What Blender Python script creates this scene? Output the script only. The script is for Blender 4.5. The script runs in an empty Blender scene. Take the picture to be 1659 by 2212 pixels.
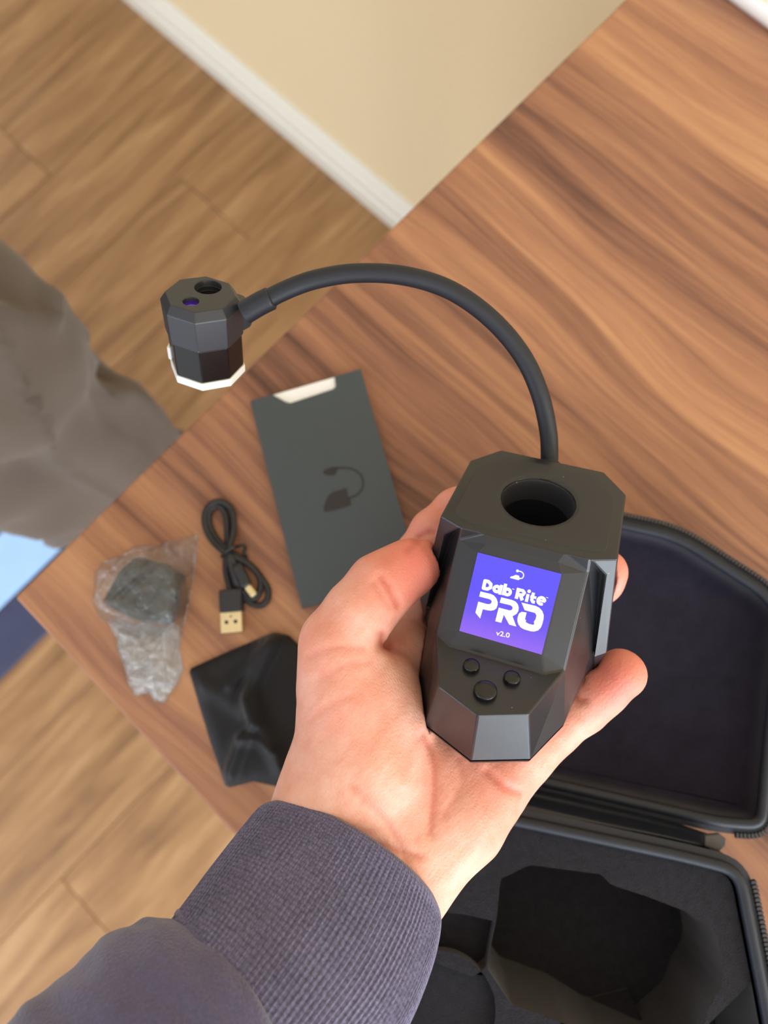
import bpy, bmesh, math, random
import numpy as np
from mathutils import Vector, Matrix, noise as mnoise

random.seed(7)
scene = bpy.context.scene
col = scene.collection

# ------------------------------------------------------------------ camera
F = 1530.0                      # focal length in pixels of the 1659 x 2212 frame
TABLE = 0.75                    # table top height
CAM = np.array([0.0, 0.0, TABLE + 0.385])
# rows: table-long axis, table-short axis, up, each in camera axes (right, down, forward)
MW = np.array([[0.69173114, -0.71551657, 0.09769375],
               [-0.72082485, -0.67590231, 0.15351744],
               [-0.04381284, -0.17661288, -0.98330480]])
cam_d = bpy.data.cameras.new('camera')
cam = bpy.data.objects.new('camera', cam_d)
col.objects.link(cam)
rot = Matrix([[MW[i][0], -MW[i][1], -MW[i][2]] for i in range(3)]).to_4x4()
cam.matrix_world = Matrix.Translation(Vector(CAM)) @ rot
cam_d.sensor_fit = 'VERTICAL'
cam_d.sensor_height = 36.0
cam_d.lens = F / 2212.0 * 36.0
cam_d.clip_start = 0.01
cam_d.dof.use_dof = True
cam_d.dof.focus_distance = 0.238
cam_d.dof.aperture_fstop = 8.0
scene.camera = cam

# ------------------------------------------------------------------ light
world = bpy.data.worlds.new('world')
scene.world = world
world.use_nodes = True
wn = world.node_tree.nodes
wn['Background'].inputs[0].default_value = (0.95, 0.97, 1.0, 1)
wn['Background'].inputs[1].default_value = 1.0


def area(name, loc, target, sx, sy, power, color):
    l = bpy.data.lights.new(name, 'AREA')
    l.shape = 'RECTANGLE'; l.size = sx; l.size_y = sy
    l.energy = power; l.color = color
    o = bpy.data.objects.new(name, l); col.objects.link(o)
    o.location = loc
    d = Vector(target) - Vector(loc)
    o.rotation_euler = d.to_track_quat('-Z', 'Y').to_euler()
    return o


# tall glazed door behind the photographer, cool daylight
area('window_light', (-0.25, -2.0, 1.05), (-0.2, 0.0, 0.80), 2.8, 2.0, 120, (0.82, 0.91, 1.0))
# a second window further along the room
area('window_light', (-2.5, 0.5, 1.5), (0.0, 0.0, 0.8), 1.4, 1.4, 20, (0.66, 0.80, 1.0))

scene.view_settings.view_transform = 'Standard'
scene.view_settings.look = 'None'
scene.view_settings.exposure = 0.08
scene.view_settings.gamma = 1.0
scene.view_settings.use_curve_mapping = False


# ------------------------------------------------------------------ helpers
def ray(px, py):
    return MW @ np.array([(px - 829.5) / F, (py - 1106.0) / F, 1.0])


def at(px, py, z):
    """point of the horizontal plane z seen at a pixel"""
    r = ray(px, py)
    return CAM + r * ((z - CAM[2]) / r[2])


def atd(px, py, d):
    """point at depth d (metres along the lens axis)"""
    return CAM + ray(px, py) * d


def s2l(c):
    out = []
    for v in c[:3]:
        v = v / 255.0
        out.append(v / 12.92 if v <= 0.04045 else ((v + 0.055) / 1.055) ** 2.4)
    return (out[0], out[1], out[2], 1.0)


def link(name, me, mat=None, parent=None, loc=None):
    o = bpy.data.objects.new(name, me)
    col.objects.link(o)
    if mat is not None:
        if len(me.materials) == 0:
            me.materials.append(mat)
    if parent is not None:
        o.parent = parent
    if loc is not None:
        o.location = loc
    return o


def mesh(name, verts, faces, mat=None, parent=None, smooth=False, off=None):
    me = bpy.data.meshes.new(name)
    vs = [tuple(float(c) for c in v) for v in verts]
    if off is not None:
        vs = [(a - off[0], b - off[1], c - off[2]) for a, b, c in vs]
    me.from_pydata(vs, [], [tuple(f) for f in faces])
    me.update()
    bm = bmesh.new(); bm.from_mesh(me)
    bmesh.ops.recalc_face_normals(bm, faces=bm.faces)
    bm.to_mesh(me); bm.free()
    if smooth:
        for p in me.polygons:
            p.use_smooth = True
    return link(name, me, mat, parent)


def from_bm(name, bm, mat=None, parent=None, smooth=False):
    bmesh.ops.recalc_face_normals(bm, faces=bm.faces)
    me = bpy.data.meshes.new(name)
    bm.to_mesh(me); bm.free()
    if smooth:
        for p in me.polygons:
            p.use_smooth = True
    return link(name, me, mat, parent)


def empty(name, loc, label=None, cat=None, group=None):
    o = bpy.data.objects.new(name, None)
    o.empty_display_size = 0.02
    col.objects.link(o)
    o.location = tuple(float(c) for c in loc)
    if label: o['label'] = label
    if cat: o['category'] = cat
    if group: o['group'] = group
    return o


def tag(o, label, cat=None, kind=None):
    if label: o['label'] = label
    if cat: o['category'] = cat
    if kind: o['kind'] = kind
    return o


def bevel(o, w, seg=2, ang=25):
    m = o.modifiers.new('bevel', 'BEVEL')
    m.width = w; m.segments = seg; m.limit_method = 'ANGLE'; m.angle_limit = math.radians(ang)
    return o


def smooth_by_angle(o, ang=35):
    me = o.data
    for p in me.polygons:
        p.use_smooth = True
    bm = bmesh.new(); bm.from_mesh(me)
    for e in bm.edges:
        if len(e.link_faces) == 2 and e.calc_face_angle(0) > math.radians(ang):
            e.smooth = False
    bm.to_mesh(me); bm.free()
    return o


def prism(pts_top, pts_bot):
    n = len(pts_top)
    vs = list(pts_top) + list(pts_bot)
    fs = [list(range(n)), list(range(2 * n - 1, n - 1, -1))]
    for i in range(n):
        j = (i + 1) % n
        fs.append([i, n + i, n + j, j])
    return vs, fs


def flat_prism(name, outline, z0, z1, mat, parent=None, off=None, inset=0.0):
    top = [(p[0], p[1], z1) for p in outline]
    bot = [(p[0], p[1], z0) for p in outline]
    v, f = prism(top, bot)
    return mesh(name, v, f, mat, parent, off=off)


def box(name, lo, hi, mat, parent=None, off=None):
    o = flat_prism(name, [(lo[0], lo[1]), (hi[0], lo[1]), (hi[0], hi[1]), (lo[0], hi[1])], lo[2], hi[2], mat, parent, off)
    return o


def catmull(pts, n=8, closed=False):
    P = [np.array(p, float) for p in pts]
    out = []
    m = len(P)
    rng = range(m) if closed else range(m - 1)
    for i in rng:
        p0 = P[(i - 1) % m] if closed or i > 0 else 2 * P[0] - P[1]
        p1 = P[i]; p2 = P[(i + 1) % m]
        p3 = P[(i + 2) % m] if closed or i + 2 < m else 2 * P[-1] - P[-2]
        for k in range(n):
            t = k / n
            out.append(0.5 * ((2 * p1) + (-p0 + p2) * t + (2 * p0 - 5 * p1 + 4 * p2 - p3) * t * t + (-p0 + 3 * p1 - 3 * p2 + p3) * t ** 3))
    if not closed:
        out.append(P[-1])
    return out


def tube(path, rad, seg=16, closed=False, caps=True):
    """vertices and faces of a tube; rad is a number or one per point"""
    P = [Vector(p) for p in path]
    n = len(P)
    rr = [rad] * n if not hasattr(rad, '__len__') else list(rad)
    vs, fs = [], []
    prev = None
    for i in range(n):
        if closed:
            t = (P[(i + 1) % n] - P[(i - 1) % n]).normalized()
        else:
            t = (P[min(i + 1, n - 1)] - P[max(i - 1, 0)]).normalized()
        if prev is None:
            a = t.orthogonal().normalized()
        else:
            a = (prev - t * prev.dot(t)).normalized()
        prev = a
        b = t.cross(a)
        for k in range(seg):
            th = 2 * math.pi * k / seg
            vs.append(P[i] + (a * math.cos(th) + b * math.sin(th)) * rr[i])
    m = n if closed else n - 1
    for i in range(m):
        for k in range(seg):
            k2 = (k + 1) % seg
            i2 = (i + 1) % n
            fs.append([i * seg + k, i * seg + k2, i2 * seg + k2, i2 * seg + k])
    if caps and not closed:
        fs.append(list(range(seg - 1, -1, -1)))
        fs.append([(n - 1) * seg + k for k in range(seg)])
    return vs, fs


def round_poly(pts, r, seg=6):
    """round the corners of a 2-D polygon"""
    out = []
    n = len(pts)
    for i in range(n):
        p0 = np.array(pts[i - 1][:2], float); p1 = np.array(pts[i][:2], float); p2 = np.array(pts[(i + 1) % n][:2], float)
        d0 = p0 - p1; d2 = p2 - p1
        l0 = np.linalg.norm(d0); l2 = np.linalg.norm(d2)
        q = min(r, l0 * 0.45, l2 * 0.45)
        a = p1 + d0 / l0 * q; b = p1 + d2 / l2 * q
        for k in range(seg + 1):
            t = k / seg
            out.append((1 - t) ** 2 * a + 2 * t * (1 - t) * p1 + t * t * b)
    return out


def offset_poly(pts, d):
    """move a 2-D loop inwards by d (outline counter-clockwise or clockwise)"""
    P = np.array([p[:2] for p in pts], float)
    x, y = P[:, 0], P[:, 1]
    A = 0.5 * np.sum(x * np.roll(y, -1) - np.roll(x, -1) * y)
    s = 1 if A > 0 else -1
    e = np.roll(P, -1, 0) - P
    e /= (np.linalg.norm(e, axis=1)[:, None] + 1e-12)
    nrm = np.column_stack([-e[:, 1], e[:, 0]]) * s
    m = nrm + np.roll(nrm, 1, 0)
    m /= (np.linalg.norm(m, axis=1)[:, None] + 1e-12)
    c = np.clip((m * nrm).sum(1), 0.5, 1)
    return P + m * (d / c)[:, None]


# ------------------------------------------------------------------ materials
def new_mat(name):
    m = bpy.data.materials.new(name)
    m.use_nodes = True
    nt = m.node_tree
    b = nt.nodes['Principled BSDF']
    return m, nt, b


def N(nt, t, **kw):
    n = nt.nodes.new(t)
    for k, v in kw.items():
        setattr(n, k, v)
    return n


def ramp(nt, stops, fac=None):
    r = N(nt, 'ShaderNodeValToRGB')
    el = r.color_ramp.elements
    while len(el) < len(stops):
        el.new(0.5)
    for e, (p, c) in zip(el, stops):
        e.position = p
        e.color = s2l(c) if max(c) > 2.0 else (c[0], c[1], c[2], 1)
    if fac is not None:
        nt.links.new(fac, r.inputs[0])
    return r


def mapped(nt, scale=(1, 1, 1), rot=(0, 0, 0), kind='Object'):
    tc = N(nt, 'ShaderNodeTexCoord')
    mp = N(nt, 'ShaderNodeMapping')
    mp.inputs['Scale'].default_value = scale
    mp.inputs['Rotation'].default_value = rot
    nt.links.new(tc.outputs[kind], mp.inputs[0])
    return mp.outputs[0]


def noise_tex(nt, vec, scale, detail=4, rough=0.55, dist=0.0):
    n = N(nt, 'ShaderNodeTexNoise')
    n.inputs['Scale'].default_value = scale
    n.inputs['Detail'].default_value = detail
    n.inputs['Roughness'].default_value = rough
    n.inputs['Distortion'].default_value = dist
    if vec is not None:
        nt.links.new(vec, n.inputs['Vector'])
    return n.outputs['Fac']


def bump(nt, b, h, strength, dist=0.001):
    n = N(nt, 'ShaderNodeBump')
    n.inputs['Strength'].default_value = strength
    n.inputs['Distance'].default_value = dist
    nt.links.new(h, n.inputs['Height'])
    nt.links.new(n.outputs[0], b.inputs['Normal'])


def mix(nt, a, b, fac, mode='MIX'):
    m = N(nt, 'ShaderNodeMix', data_type='RGBA', blend_type=mode)
    if isinstance(fac, float):
        m.inputs[0].default_value = fac
    else:
        nt.links.new(fac, m.inputs[0])
    for i, v in ((6, a), (7, b)):
        if isinstance(v, tuple):
            m.inputs[i].default_value = v
        else:
            nt.links.new(v, m.inputs[i])
    return m.outputs[2]


def plain(name, c, rough=0.5, spec=0.5, grain=0.0, gscale=300.0, metal=0.0, vary=0.08):
    m, nt, b = new_mat(name)
    vec = mapped(nt)
    f = noise_tex(nt, vec, gscale, 3)
    dark = tuple(v * (1 - vary) for v in s2l(c)[:3]); lite = tuple(min(1, v * (1 + vary)) for v in s2l(c)[:3])
    r = ramp(nt, [(0.3, dark), (0.7, lite)], f)
    nt.links.new(r.outputs[0], b.inputs['Base Color'])
    b.inputs['Roughness'].default_value = rough
    b.inputs['Specular IOR Level'].default_value = spec
    b.inputs['Metallic'].default_value = metal
    if grain > 0:
        bump(nt, b, f, grain, 0.0005)
    return m


def math_node(nt, op, a, b=None):
    n = N(nt, 'ShaderNodeMath', operation=op)
    for i, v in ((0, a), (1, b)):
        if v is None: continue
        if isinstance(v, (int, float)):
            n.inputs[i].default_value = v
        else:
            nt.links.new(v, n.inputs[i])
    return n.outputs[0]


def walnut():
    m, nt, b = new_mat('walnut_veneer')
    tc = N(nt, 'ShaderNodeTexCoord')
    # slow waviness so the grain bends as in a real flitch
    w1 = N(nt, 'ShaderNodeMapping'); w1.inputs['Scale'].default_value = (5, 1.6, 5)
    nt.links.new(tc.outputs['Object'], w1.inputs[0])
    nz = N(nt, 'ShaderNodeTexNoise'); nz.inputs['Scale'].default_value = 1.6; nz.inputs['Detail'].default_value = 2
    nt.links.new(w1.outputs[0], nz.inputs['Vector'])
    sub = N(nt, 'ShaderNodeVectorMath', operation='SUBTRACT'); sub.inputs[1].default_value = (0.5, 0.5, 0.5)
    nt.links.new(nz.outputs['Color'], sub.inputs[0])
    mul = N(nt, 'ShaderNodeVectorMath', operation='MULTIPLY'); mul.inputs[1].default_value = (0.06, 0.0, 0.0)
    nt.links.new(sub.outputs[0], mul.inputs[0])
    add = N(nt, 'ShaderNodeVectorMath', operation='ADD')
    nt.links.new(tc.outputs['Object'], add.inputs[0]); nt.links.new(mul.outputs[0], add.inputs[1])

    def layer(sx, sy, det, rough, dist=0.0):
        mp = N(nt, 'ShaderNodeMapping'); mp.inputs['Scale'].default_value = (sx, sy, 1.0)
        nt.links.new(add.outputs[0], mp.inputs[0])
        return noise_tex(nt, mp.outputs[0], 1.0, det, rough, dist)
    broad = layer(10, 0.8, 3, 0.5, 0.3)
    band = layer(52, 1.9, 4, 0.6, 0.3)
    fine = layer(280, 8, 5, 0.65)
    pore = layer(900, 45, 3, 0.6)
    s = math_node(nt, 'MULTIPLY', broad, 0.34)
    s = math_node(nt, 'ADD', s, math_node(nt, 'MULTIPLY', band, 0.40))
    s = math_node(nt, 'ADD', s, math_node(nt, 'MULTIPLY', fine, 0.20))
    s = math_node(nt, 'ADD', s, math_node(nt, 'MULTIPLY', pore, 0.06))
    r = ramp(nt, [(0.37, (86, 58, 48)), (0.44, (132, 90, 70)), (0.50, (158, 110, 83)), (0.56, (178, 128, 93)), (0.65, (198, 150, 108))], s)
    nt.links.new(r.outputs[0], b.inputs['Base Color'])
    b.inputs['Roughness'].default_value = 0.5
    b.inputs['Specular IOR Level'].default_value = 0.35
    bump(nt, b, fine, 0.06, 0.0006)
    return m


def oak():
    m, nt, b = new_mat('oak_plank')
    vec = mapped(nt)
    oi = N(nt, 'ShaderNodeObjectInfo')
    sh = N(nt, 'ShaderNodeVectorMath', operation='SCALE')
    cmb = N(nt, 'ShaderNodeCombineXYZ')
    nt.links.new(oi.outputs['Random'], cmb.inputs[0]); nt.links.new(oi.outputs['Random'], cmb.inputs[1])
    sh.inputs['Scale'].default_value = 17.3
    nt.links.new(cmb.outputs[0], sh.inputs[0])
    ad = N(nt, 'ShaderNodeVectorMath', operation='ADD')
    nt.links.new(vec, ad.inputs[0]); nt.links.new(sh.outputs[0], ad.inputs[1])

    def layer(sx, sy, det, rough, dist=0.0):
        mp = N(nt, 'ShaderNodeMapping'); mp.inputs['Scale'].default_value = (sx, sy, 1.0)
        nt.links.new(ad.outputs[0], mp.inputs[0])
        return noise_tex(nt, mp.outputs[0], 1.0, det, rough, dist)
    a = layer(3.2, 24, 4, 0.55, 0.8)
    c = layer(6, 80, 4, 0.6)
    k = layer(8, 30, 2, 0.5)
    s = math_node(nt, 'ADD', math_node(nt, 'MULTIPLY', a, 0.62), math_node(nt, 'MULTIPLY', c, 0.38))
    r = ramp(nt, [(0.32, (118, 84, 54)), (0.46, (148, 110, 72)), (0.57, (166, 127, 86)), (0.70, (186, 149, 106))], s)
    kn = ramp(nt, [(0.18, (0.45, 0.42, 0.38)), (0.25, (1, 1, 1))], k)
    c1 = mix(nt, r.outputs[0], kn.outputs[0], 1.0, 'MULTIPLY')
    tint = ramp(nt, [(0.0, (0.93, 0.92, 0.90)), (1.0, (1.03, 1.03, 1.03))], oi.outputs['Random'])
    c2 = mix(nt, c1, tint.outputs[0], 1.0, 'MULTIPLY')
    nt.links.new(c2, b.inputs['Base Color'])
    b.inputs['Roughness'].default_value = 0.42
    b.inputs['Specular IOR Level'].default_value = 0.4
    bump(nt, b, c, 0.08, 0.001)
    return m


def skin():
    m, nt, b = new_mat('skin')
    vec = mapped(nt)
    at1 = N(nt, 'ShaderNodeAttribute', attribute_name='blush')
    mott = noise_tex(nt, vec, 95, 4, 0.6)
    base = ramp(nt, [(0.30, (220, 156, 132)), (0.5, (226, 168, 146)), (0.70, (231, 181, 162))], mott)
    red = (s2l((226, 112, 98)))
    c = mix(nt, base.outputs[0], red, at1.outputs['Fac'])
    cr = N(nt, 'ShaderNodeAttribute', attribute_name='crease')
    c = mix(nt, c, s2l((190, 84, 62)), cr.outputs['Fac'])
    nt.links.new(c, b.inputs['Base Color'])
    b.inputs['Roughness'].default_value = 0.5
    b.inputs['Specular IOR Level'].default_value = 0.35
    b.inputs['Subsurface Weight'].default_value = 0.25
    b.inputs['Subsurface Radius'].default_value = (1.0, 0.35, 0.2)
    b.inputs['Subsurface Scale'].default_value = 0.004
    # fine skin lines: stretched cells
    mp = N(nt, 'ShaderNodeMapping'); mp.inputs['Scale'].default_value = (900, 520, 700)
    mp.inputs['Rotation'].default_value = (0.3, 0.2, 0.7)
    nt.links.new(vec, mp.inputs[0])
    v = N(nt, 'ShaderNodeTexVoronoi', feature='DISTANCE_TO_EDGE'); v.inputs['Scale'].default_value = 1.0
    nt.links.new(mp.outputs[0], v.inputs['Vector'])
    mp2 = N(nt, 'ShaderNodeMapping'); mp2.inputs['Scale'].default_value = (60, 260, 120)
    mp2.inputs['Rotation'].default_value = (0, 0, 0.5)
    nt.links.new(vec, mp2.inputs[0])
    n2 = noise_tex(nt, mp2.outputs[0], 1.0, 5, 0.6)
    h = math_node(nt, 'ADD', math_node(nt, 'MULTIPLY', v.outputs['Distance'], 0.5), math_node(nt, 'MULTIPLY', n2, 1.3))
    bump(nt, b, h, 0.5, 0.0007)
    return m


def knit(name, c, axis_attr=True):
    """sweat-shirt rib: colour from stitch cells of the UV map"""
    m, nt, b = new_mat(name)
    tc = N(nt, 'ShaderNodeTexCoord')
    mp = N(nt, 'ShaderNodeMapping'); mp.inputs['Scale'].default_value = (260, 62, 1)
    nt.links.new(tc.outputs['UV'], mp.inputs[0])
    v = N(nt, 'ShaderNodeTexVoronoi', feature='F1'); v.inputs['Scale'].default_value = 1.0
    v.inputs['Randomness'].default_value = 0.35
    nt.links.new(mp.outputs[0], v.inputs['Vector'])
    fz = noise_tex(nt, mapped(nt), 2600, 3)
    big = noise_tex(nt, mapped(nt), 60, 3)
    dk = tuple(x * 0.55 for x in s2l(c)[:3]); lt = tuple(x * 1.5 for x in s2l(c)[:3])
    r = ramp(nt, [(0.1, lt), (0.8, dk)], v.outputs['Distance'])
    fr = ramp(nt, [(0.35, (0.75, 0.75, 0.75)), (0.7, (1.35, 1.3, 1.25))], fz)
    c1 = mix(nt, r.outputs[0], fr.outputs[0], 1.0, 'MULTIPLY')
    br = ramp(nt, [(0.3, (0.9, 0.88, 0.9)), (0.7, (1.1, 1.1, 1.1))], big)
    c2 = mix(nt, c1, br.outputs[0], 1.0, 'MULTIPLY')
    nt.links.new(c2, b.inputs['Base Color'])
    b.inputs['Roughness'].default_value = 0.9
    b.inputs['Specular IOR Level'].default_value = 0.15
    b.inputs['Sheen Weight'].default_value = 0.25
    h = math_node(nt, 'ADD', math_node(nt, 'MULTIPLY', v.outputs['Distance'], -1.0), math_node(nt, 'MULTIPLY', fz, 0.6))
    bump(nt, b, h, 0.5, 0.0006)
    return m


def fabric(name, c, rough=0.9, sheen=0.25, scale=1500, vary=0.18, bscale=30, bstr=0.3, spec=0.2):
    m, nt, b = new_mat(name)
    vec = mapped(nt)
    f = noise_tex(nt, vec, scale, 3)
    g = noise_tex(nt, vec, bscale, 3)
    s = math_node(nt, 'ADD', math_node(nt, 'MULTIPLY', f, 0.6), math_node(nt, 'MULTIPLY', g, 0.4))
    dk = tuple(x * (1 - vary) for x in s2l(c)[:3]); lt = tuple(x * (1 + vary) for x in s2l(c)[:3])
    r = ramp(nt, [(0.35, dk), (0.65, lt)], s)
    nt.links.new(r.outputs[0], b.inputs['Base Color'])
    b.inputs['Roughness'].default_value = rough
    b.inputs['Specular IOR Level'].default_value = spec
    b.inputs['Sheen Weight'].default_value = sheen
    bump(nt, b, f, bstr, 0.0006)
    return m


def film(name='clear_film', haze=0.07, gloss=1.5):
    m, nt, b = new_mat(name)
    out = nt.nodes['Material Output']
    nt.nodes.remove(b)
    tr = N(nt, 'ShaderNodeBsdfTransparent')
    gl = N(nt, 'ShaderNodeBsdfGlossy'); gl.inputs['Roughness'].default_value = 0.045
    df = N(nt, 'ShaderNodeBsdfTranslucent'); df.inputs['Color'].default_value = (0.95, 0.93, 0.9, 1)
    dd = N(nt, 'ShaderNodeBsdfDiffuse'); dd.inputs['Color'].default_value = (0.95, 0.93, 0.9, 1)
    m0 = N(nt, 'ShaderNodeMixShader'); m0.inputs[0].default_value = 0.5
    nt.links.new(df.outputs[0], m0.inputs[1]); nt.links.new(dd.outputs[0], m0.inputs[2])
    fr = N(nt, 'ShaderNodeFresnel'); fr.inputs['IOR'].default_value = 1.5
    f2 = math_node(nt, 'MINIMUM', math_node(nt, 'MULTIPLY', fr.outputs[0], gloss), 0.55)
    vec = mapped(nt)
    v = noise_tex(nt, vec, 190, 3, 0.6, 1.5)
    bm_ = N(nt, 'ShaderNodeBump'); bm_.inputs['Strength'].default_value = 0.7; bm_.inputs['Distance'].default_value = 0.002
    nt.links.new(v, bm_.inputs['Height'])
    nt.links.new(bm_.outputs[0], gl.inputs['Normal']); nt.links.new(bm_.outputs[0], fr.inputs['Normal'])
    m1 = N(nt, 'ShaderNodeMixShader')
    m1.inputs[0].default_value = haze
    nt.links.new(tr.outputs[0], m1.inputs[1]); nt.links.new(m0.outputs[0], m1.inputs[2])
    m2 = N(nt, 'ShaderNodeMixShader')
    nt.links.new(f2, m2.inputs[0]); nt.links.new(m1.outputs[0], m2.inputs[1]); nt.links.new(gl.outputs[0], m2.inputs[2])
    nt.links.new(m2.outputs[0], out.inputs[0])
    return m


def dusty_plastic(name, c, rough, spec, dust=True):
    m, nt, b = new_mat(name)
    vec = mapped(nt)
    g = noise_tex(nt, vec, 3000, 2)
    v = N(nt, 'ShaderNodeTexVoronoi', feature='F1'); v.inputs['Scale'].default_value = 230
    nt.links.new(vec, v.inputs['Vector'])
    cl = noise_tex(nt, vec, 60, 3)
    sp = math_node(nt, 'LESS_THAN', v.outputs['Distance'], 0.055)
    wh = N(nt, 'ShaderNodeTexWhiteNoise')
    nt.links.new(v.outputs['Position'], wh.inputs['Vector'])
    keep = math_node(nt, 'GREATER_THAN', wh.outputs['Value'], 0.72)
    sp = math_node(nt, 'MULTIPLY', sp, keep)
    sp = math_node(nt, 'MULTIPLY', sp, math_node(nt, 'GREATER_THAN', cl, 0.45))
    base = s2l(c)
    if dust:
        cc = mix(nt, base, s2l((170, 165, 158)), math_node(nt, 'MULTIPLY', sp, 0.6))
        nt.links.new(cc, b.inputs['Base Color'])
    else:
        b.inputs['Base Color'].default_value = base
    b.inputs['Roughness'].default_value = rough
    b.inputs['Specular IOR Level'].default_value = spec
    bump(nt, b, g, 0.05, 0.0003)
    return m


MAT = {}
MAT['walnut'] = walnut()
MAT['oak'] = oak()
MAT['skin'] = skin()
MAT['cuff'] = knit('ribbed_knit', (96, 94, 122))
MAT['sleeve'] = fabric('fleece', (88, 84, 114), 0.95, 0.4, 1300, 0.22, 38, 0.9)
MAT['wall'] = plain('cream_paint', (238, 218, 178), 0.75, 0.2, 0.05, 220, vary=0.02)
MAT['trim'] = plain('white_paint', (232, 228, 214), 0.4, 0.4, vary=0.02)
MAT['ceiling'] = plain('ceiling_paint', (236, 234, 228), 0.8, 0.2, vary=0.02)
MAT['subfloor'] = plain('dark_joint', (92, 62, 36), 0.8, 0.2)
MAT['shell'] = dusty_plastic('black_shell', (32, 32, 36), 0.33, 0.62)
MAT['pad'] = dusty_plastic('black_rubber', (47, 47, 50), 0.5, 0.5)
MAT['adapter'] = plain('adapter_plastic', (50, 54, 52), 0.4, 0.5, vary=0.05)
MAT['gloss'] = plain('glossy_black', (18, 17, 18), 0.2, 0.5, vary=0.02)
MAT['rubber'] = plain('neck_rubber', (27, 29, 36), 0.5, 0.45, 0.05, 900)
MAT['headshell'] = dusty_plastic('head_shell', (40, 41, 46), 0.4, 0.6)
MAT['white'] = plain('white_plastic', (240, 240, 236), 0.4, 0.5, vary=0.02)
MAT['lens'] = plain('violet_lens', (58, 14, 160), 0.08, 0.8, vary=0.05)
MAT['lens2'] = plain('teal_lens', (10, 40, 48), 0.08, 0.8, vary=0.05)
MAT['felt'] = fabric('black_felt', (33, 31, 44), 0.95, 0.15, 2200, 0.35, 90, 0.6, 0.1)
MAT['foam'] = fabric('black_foam', (31, 30, 36), 0.95, 0.2, 2600, 0.45, 300, 0.9, 0.1)
MAT['leather'] = plain('case_leather', (27, 31, 41), 0.38, 0.5, 0.2, 1500)
MAT['piping'] = plain('case_piping', (32, 36, 46), 0.5, 0.4, 0.1, 800)
MAT['zip'] = plain('zip_teeth', (44, 48, 56), 0.3, 0.6)
MAT['tab'] = plain('zip_tab', (70, 68, 68), 0.55, 0.4)
MAT['card'] = plain('charcoal_card', (69, 76, 80), 0.55, 0.4, 0.02, 500, vary=0.03)
MAT['paper'] = plain('white_paper', (246, 246, 244), 0.6, 0.2, vary=0.01)
MAT['ink'] = plain('dark_print', (44, 41, 43), 0.45, 0.4, vary=0.05)
MAT['cord'] = plain('cord_black', (34, 34, 38), 0.42, 0.5, vary=0.04)
MAT['steel'] = plain('plug_metal', (226, 206, 160), 0.3, 0.5, metal=0.75, vary=0.04)
MAT['dark'] = plain('hole_black', (12, 12, 12), 0.6, 0.3)
MAT['satin'] = fabric('black_satin', (17, 15, 19), 0.58, 0.15, 1800, 0.15, 40, 0.12, 0.32)
MAT['taupe'] = fabric('taupe_cloth', (92, 82, 74), 0.9, 0.2, 700, 0.08, 14, 0.2)
MAT['navy'] = fabric('navy_pile', (62, 66, 92), 0.95, 0.3, 400, 0.12, 20)
MAT['pale'] = fabric('pale_blue_pile', (168, 204, 246), 0.95, 0.3, 400, 0.05, 20)
MAT['film'] = film()
MAT['crinkle'] = film('crinkled_film', 0.5, 2.2)


# ------------------------------------------------------------------ the room
corner = at(30, 1290, TABLE)
wall_x = float(at(855, 470, 0.0)[0])
EDGE_Y = float(corner[1])
print('corner', corner, 'wall', wall_x)

floor = mesh('floor', [(-3.2, -3.2, -0.02), (wall_x, -3.2, -0.02), (wall_x, 2.6, -0.02), (-3.2, 2.6, -0.02),
                       (-3.2, -3.2, -0.004), (wall_x, -3.2, -0.004), (wall_x, 2.6, -0.004), (-3.2, 2.6, -0.004)],
             [(0, 1, 2, 3), (4, 5, 6, 7), (0, 1, 5, 4), (1, 2, 6, 5), (2, 3, 7, 6), (3, 0, 4, 7)], MAT['subfloor'])
tag(floor, 'warm oak plank floor under the table', None, 'structure')
# planks run along the table's long edge; one joint passes through the seam seen lower left
seam_y = float(at(148, 1882, 0.0)[1])
joint_x = float(at(190, 1965, 0.0)[0])
PW, PL = 0.182, 1.25
cache = {}


def plank(x0, x1, y0, y1):
    key = round(x1 - x0, 4)
    if key not in cache:
        L, Wd = x1 - x0, y1 - y0
        g = 0.0005
        bm = bmesh.new()
        c = 0.0009
        rings = [(g, -0.004), (g, -c), (g + c, 0.0)]
        vs = []
        for d, z in rings:
            vs.append([bm.verts.new((sx * (L / 2 - d), sy * (Wd / 2 - d), z)) for sx, sy in ((-1, -1), (1, -1), (1, 1), (-1, 1))])
        for a in range(2):
            for i in range(4):
                bm.faces.new((vs[a][i], vs[a][(i + 1) % 4], vs[a + 1][(i + 1) % 4], vs[a + 1][i]))
        bm.faces.new(vs[2])
        me = bpy.data.meshes.new('plank'); bm.to_mesh(me); bm.free()
        me.materials.append(MAT['oak'])
        cache[key] = me
    o = bpy.data.objects.new('plank', cache[key])
    col.objects.link(o); o.parent = floor
    o.location = ((x0 + x1) / 2, (y0 + y1) / 2, 0.0)


for r in range(-22, 22):
    y0 = seam_y + (r - 1) * PW
    y1 = y0 + PW
    if y1 > 2.62 or y0 < -3.22:
        continue
    if r == 0:
        j0 = joint_x
    else:
        j0 = joint_x + ((r * 0.437) % 1.0) * PL
    xs = [-3.15] + sorted(j0 + k * PL for k in range(-6, 6) if -3.05 < j0 + k * PL < wall_x - 0.06) + [wall_x - 0.002]
    for a, b_ in zip(xs[:-1], xs[1:]):
        plank(a, b_, y0, y1)

wall = box('wall_back', (wall_x, -3.2, 0.0), (wall_x + 0.1, 2.6, 2.5), MAT['wall'])
tag(wall, 'cream painted wall behind the far end of the table', None, 'structure')
ceil = box('ceiling', (-3.2, -3.2, 2.5), (wall_x + 0.1, 2.6, 2.56), MAT['ceiling'])
tag(ceil, 'plain ceiling', None, 'structure')
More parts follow.
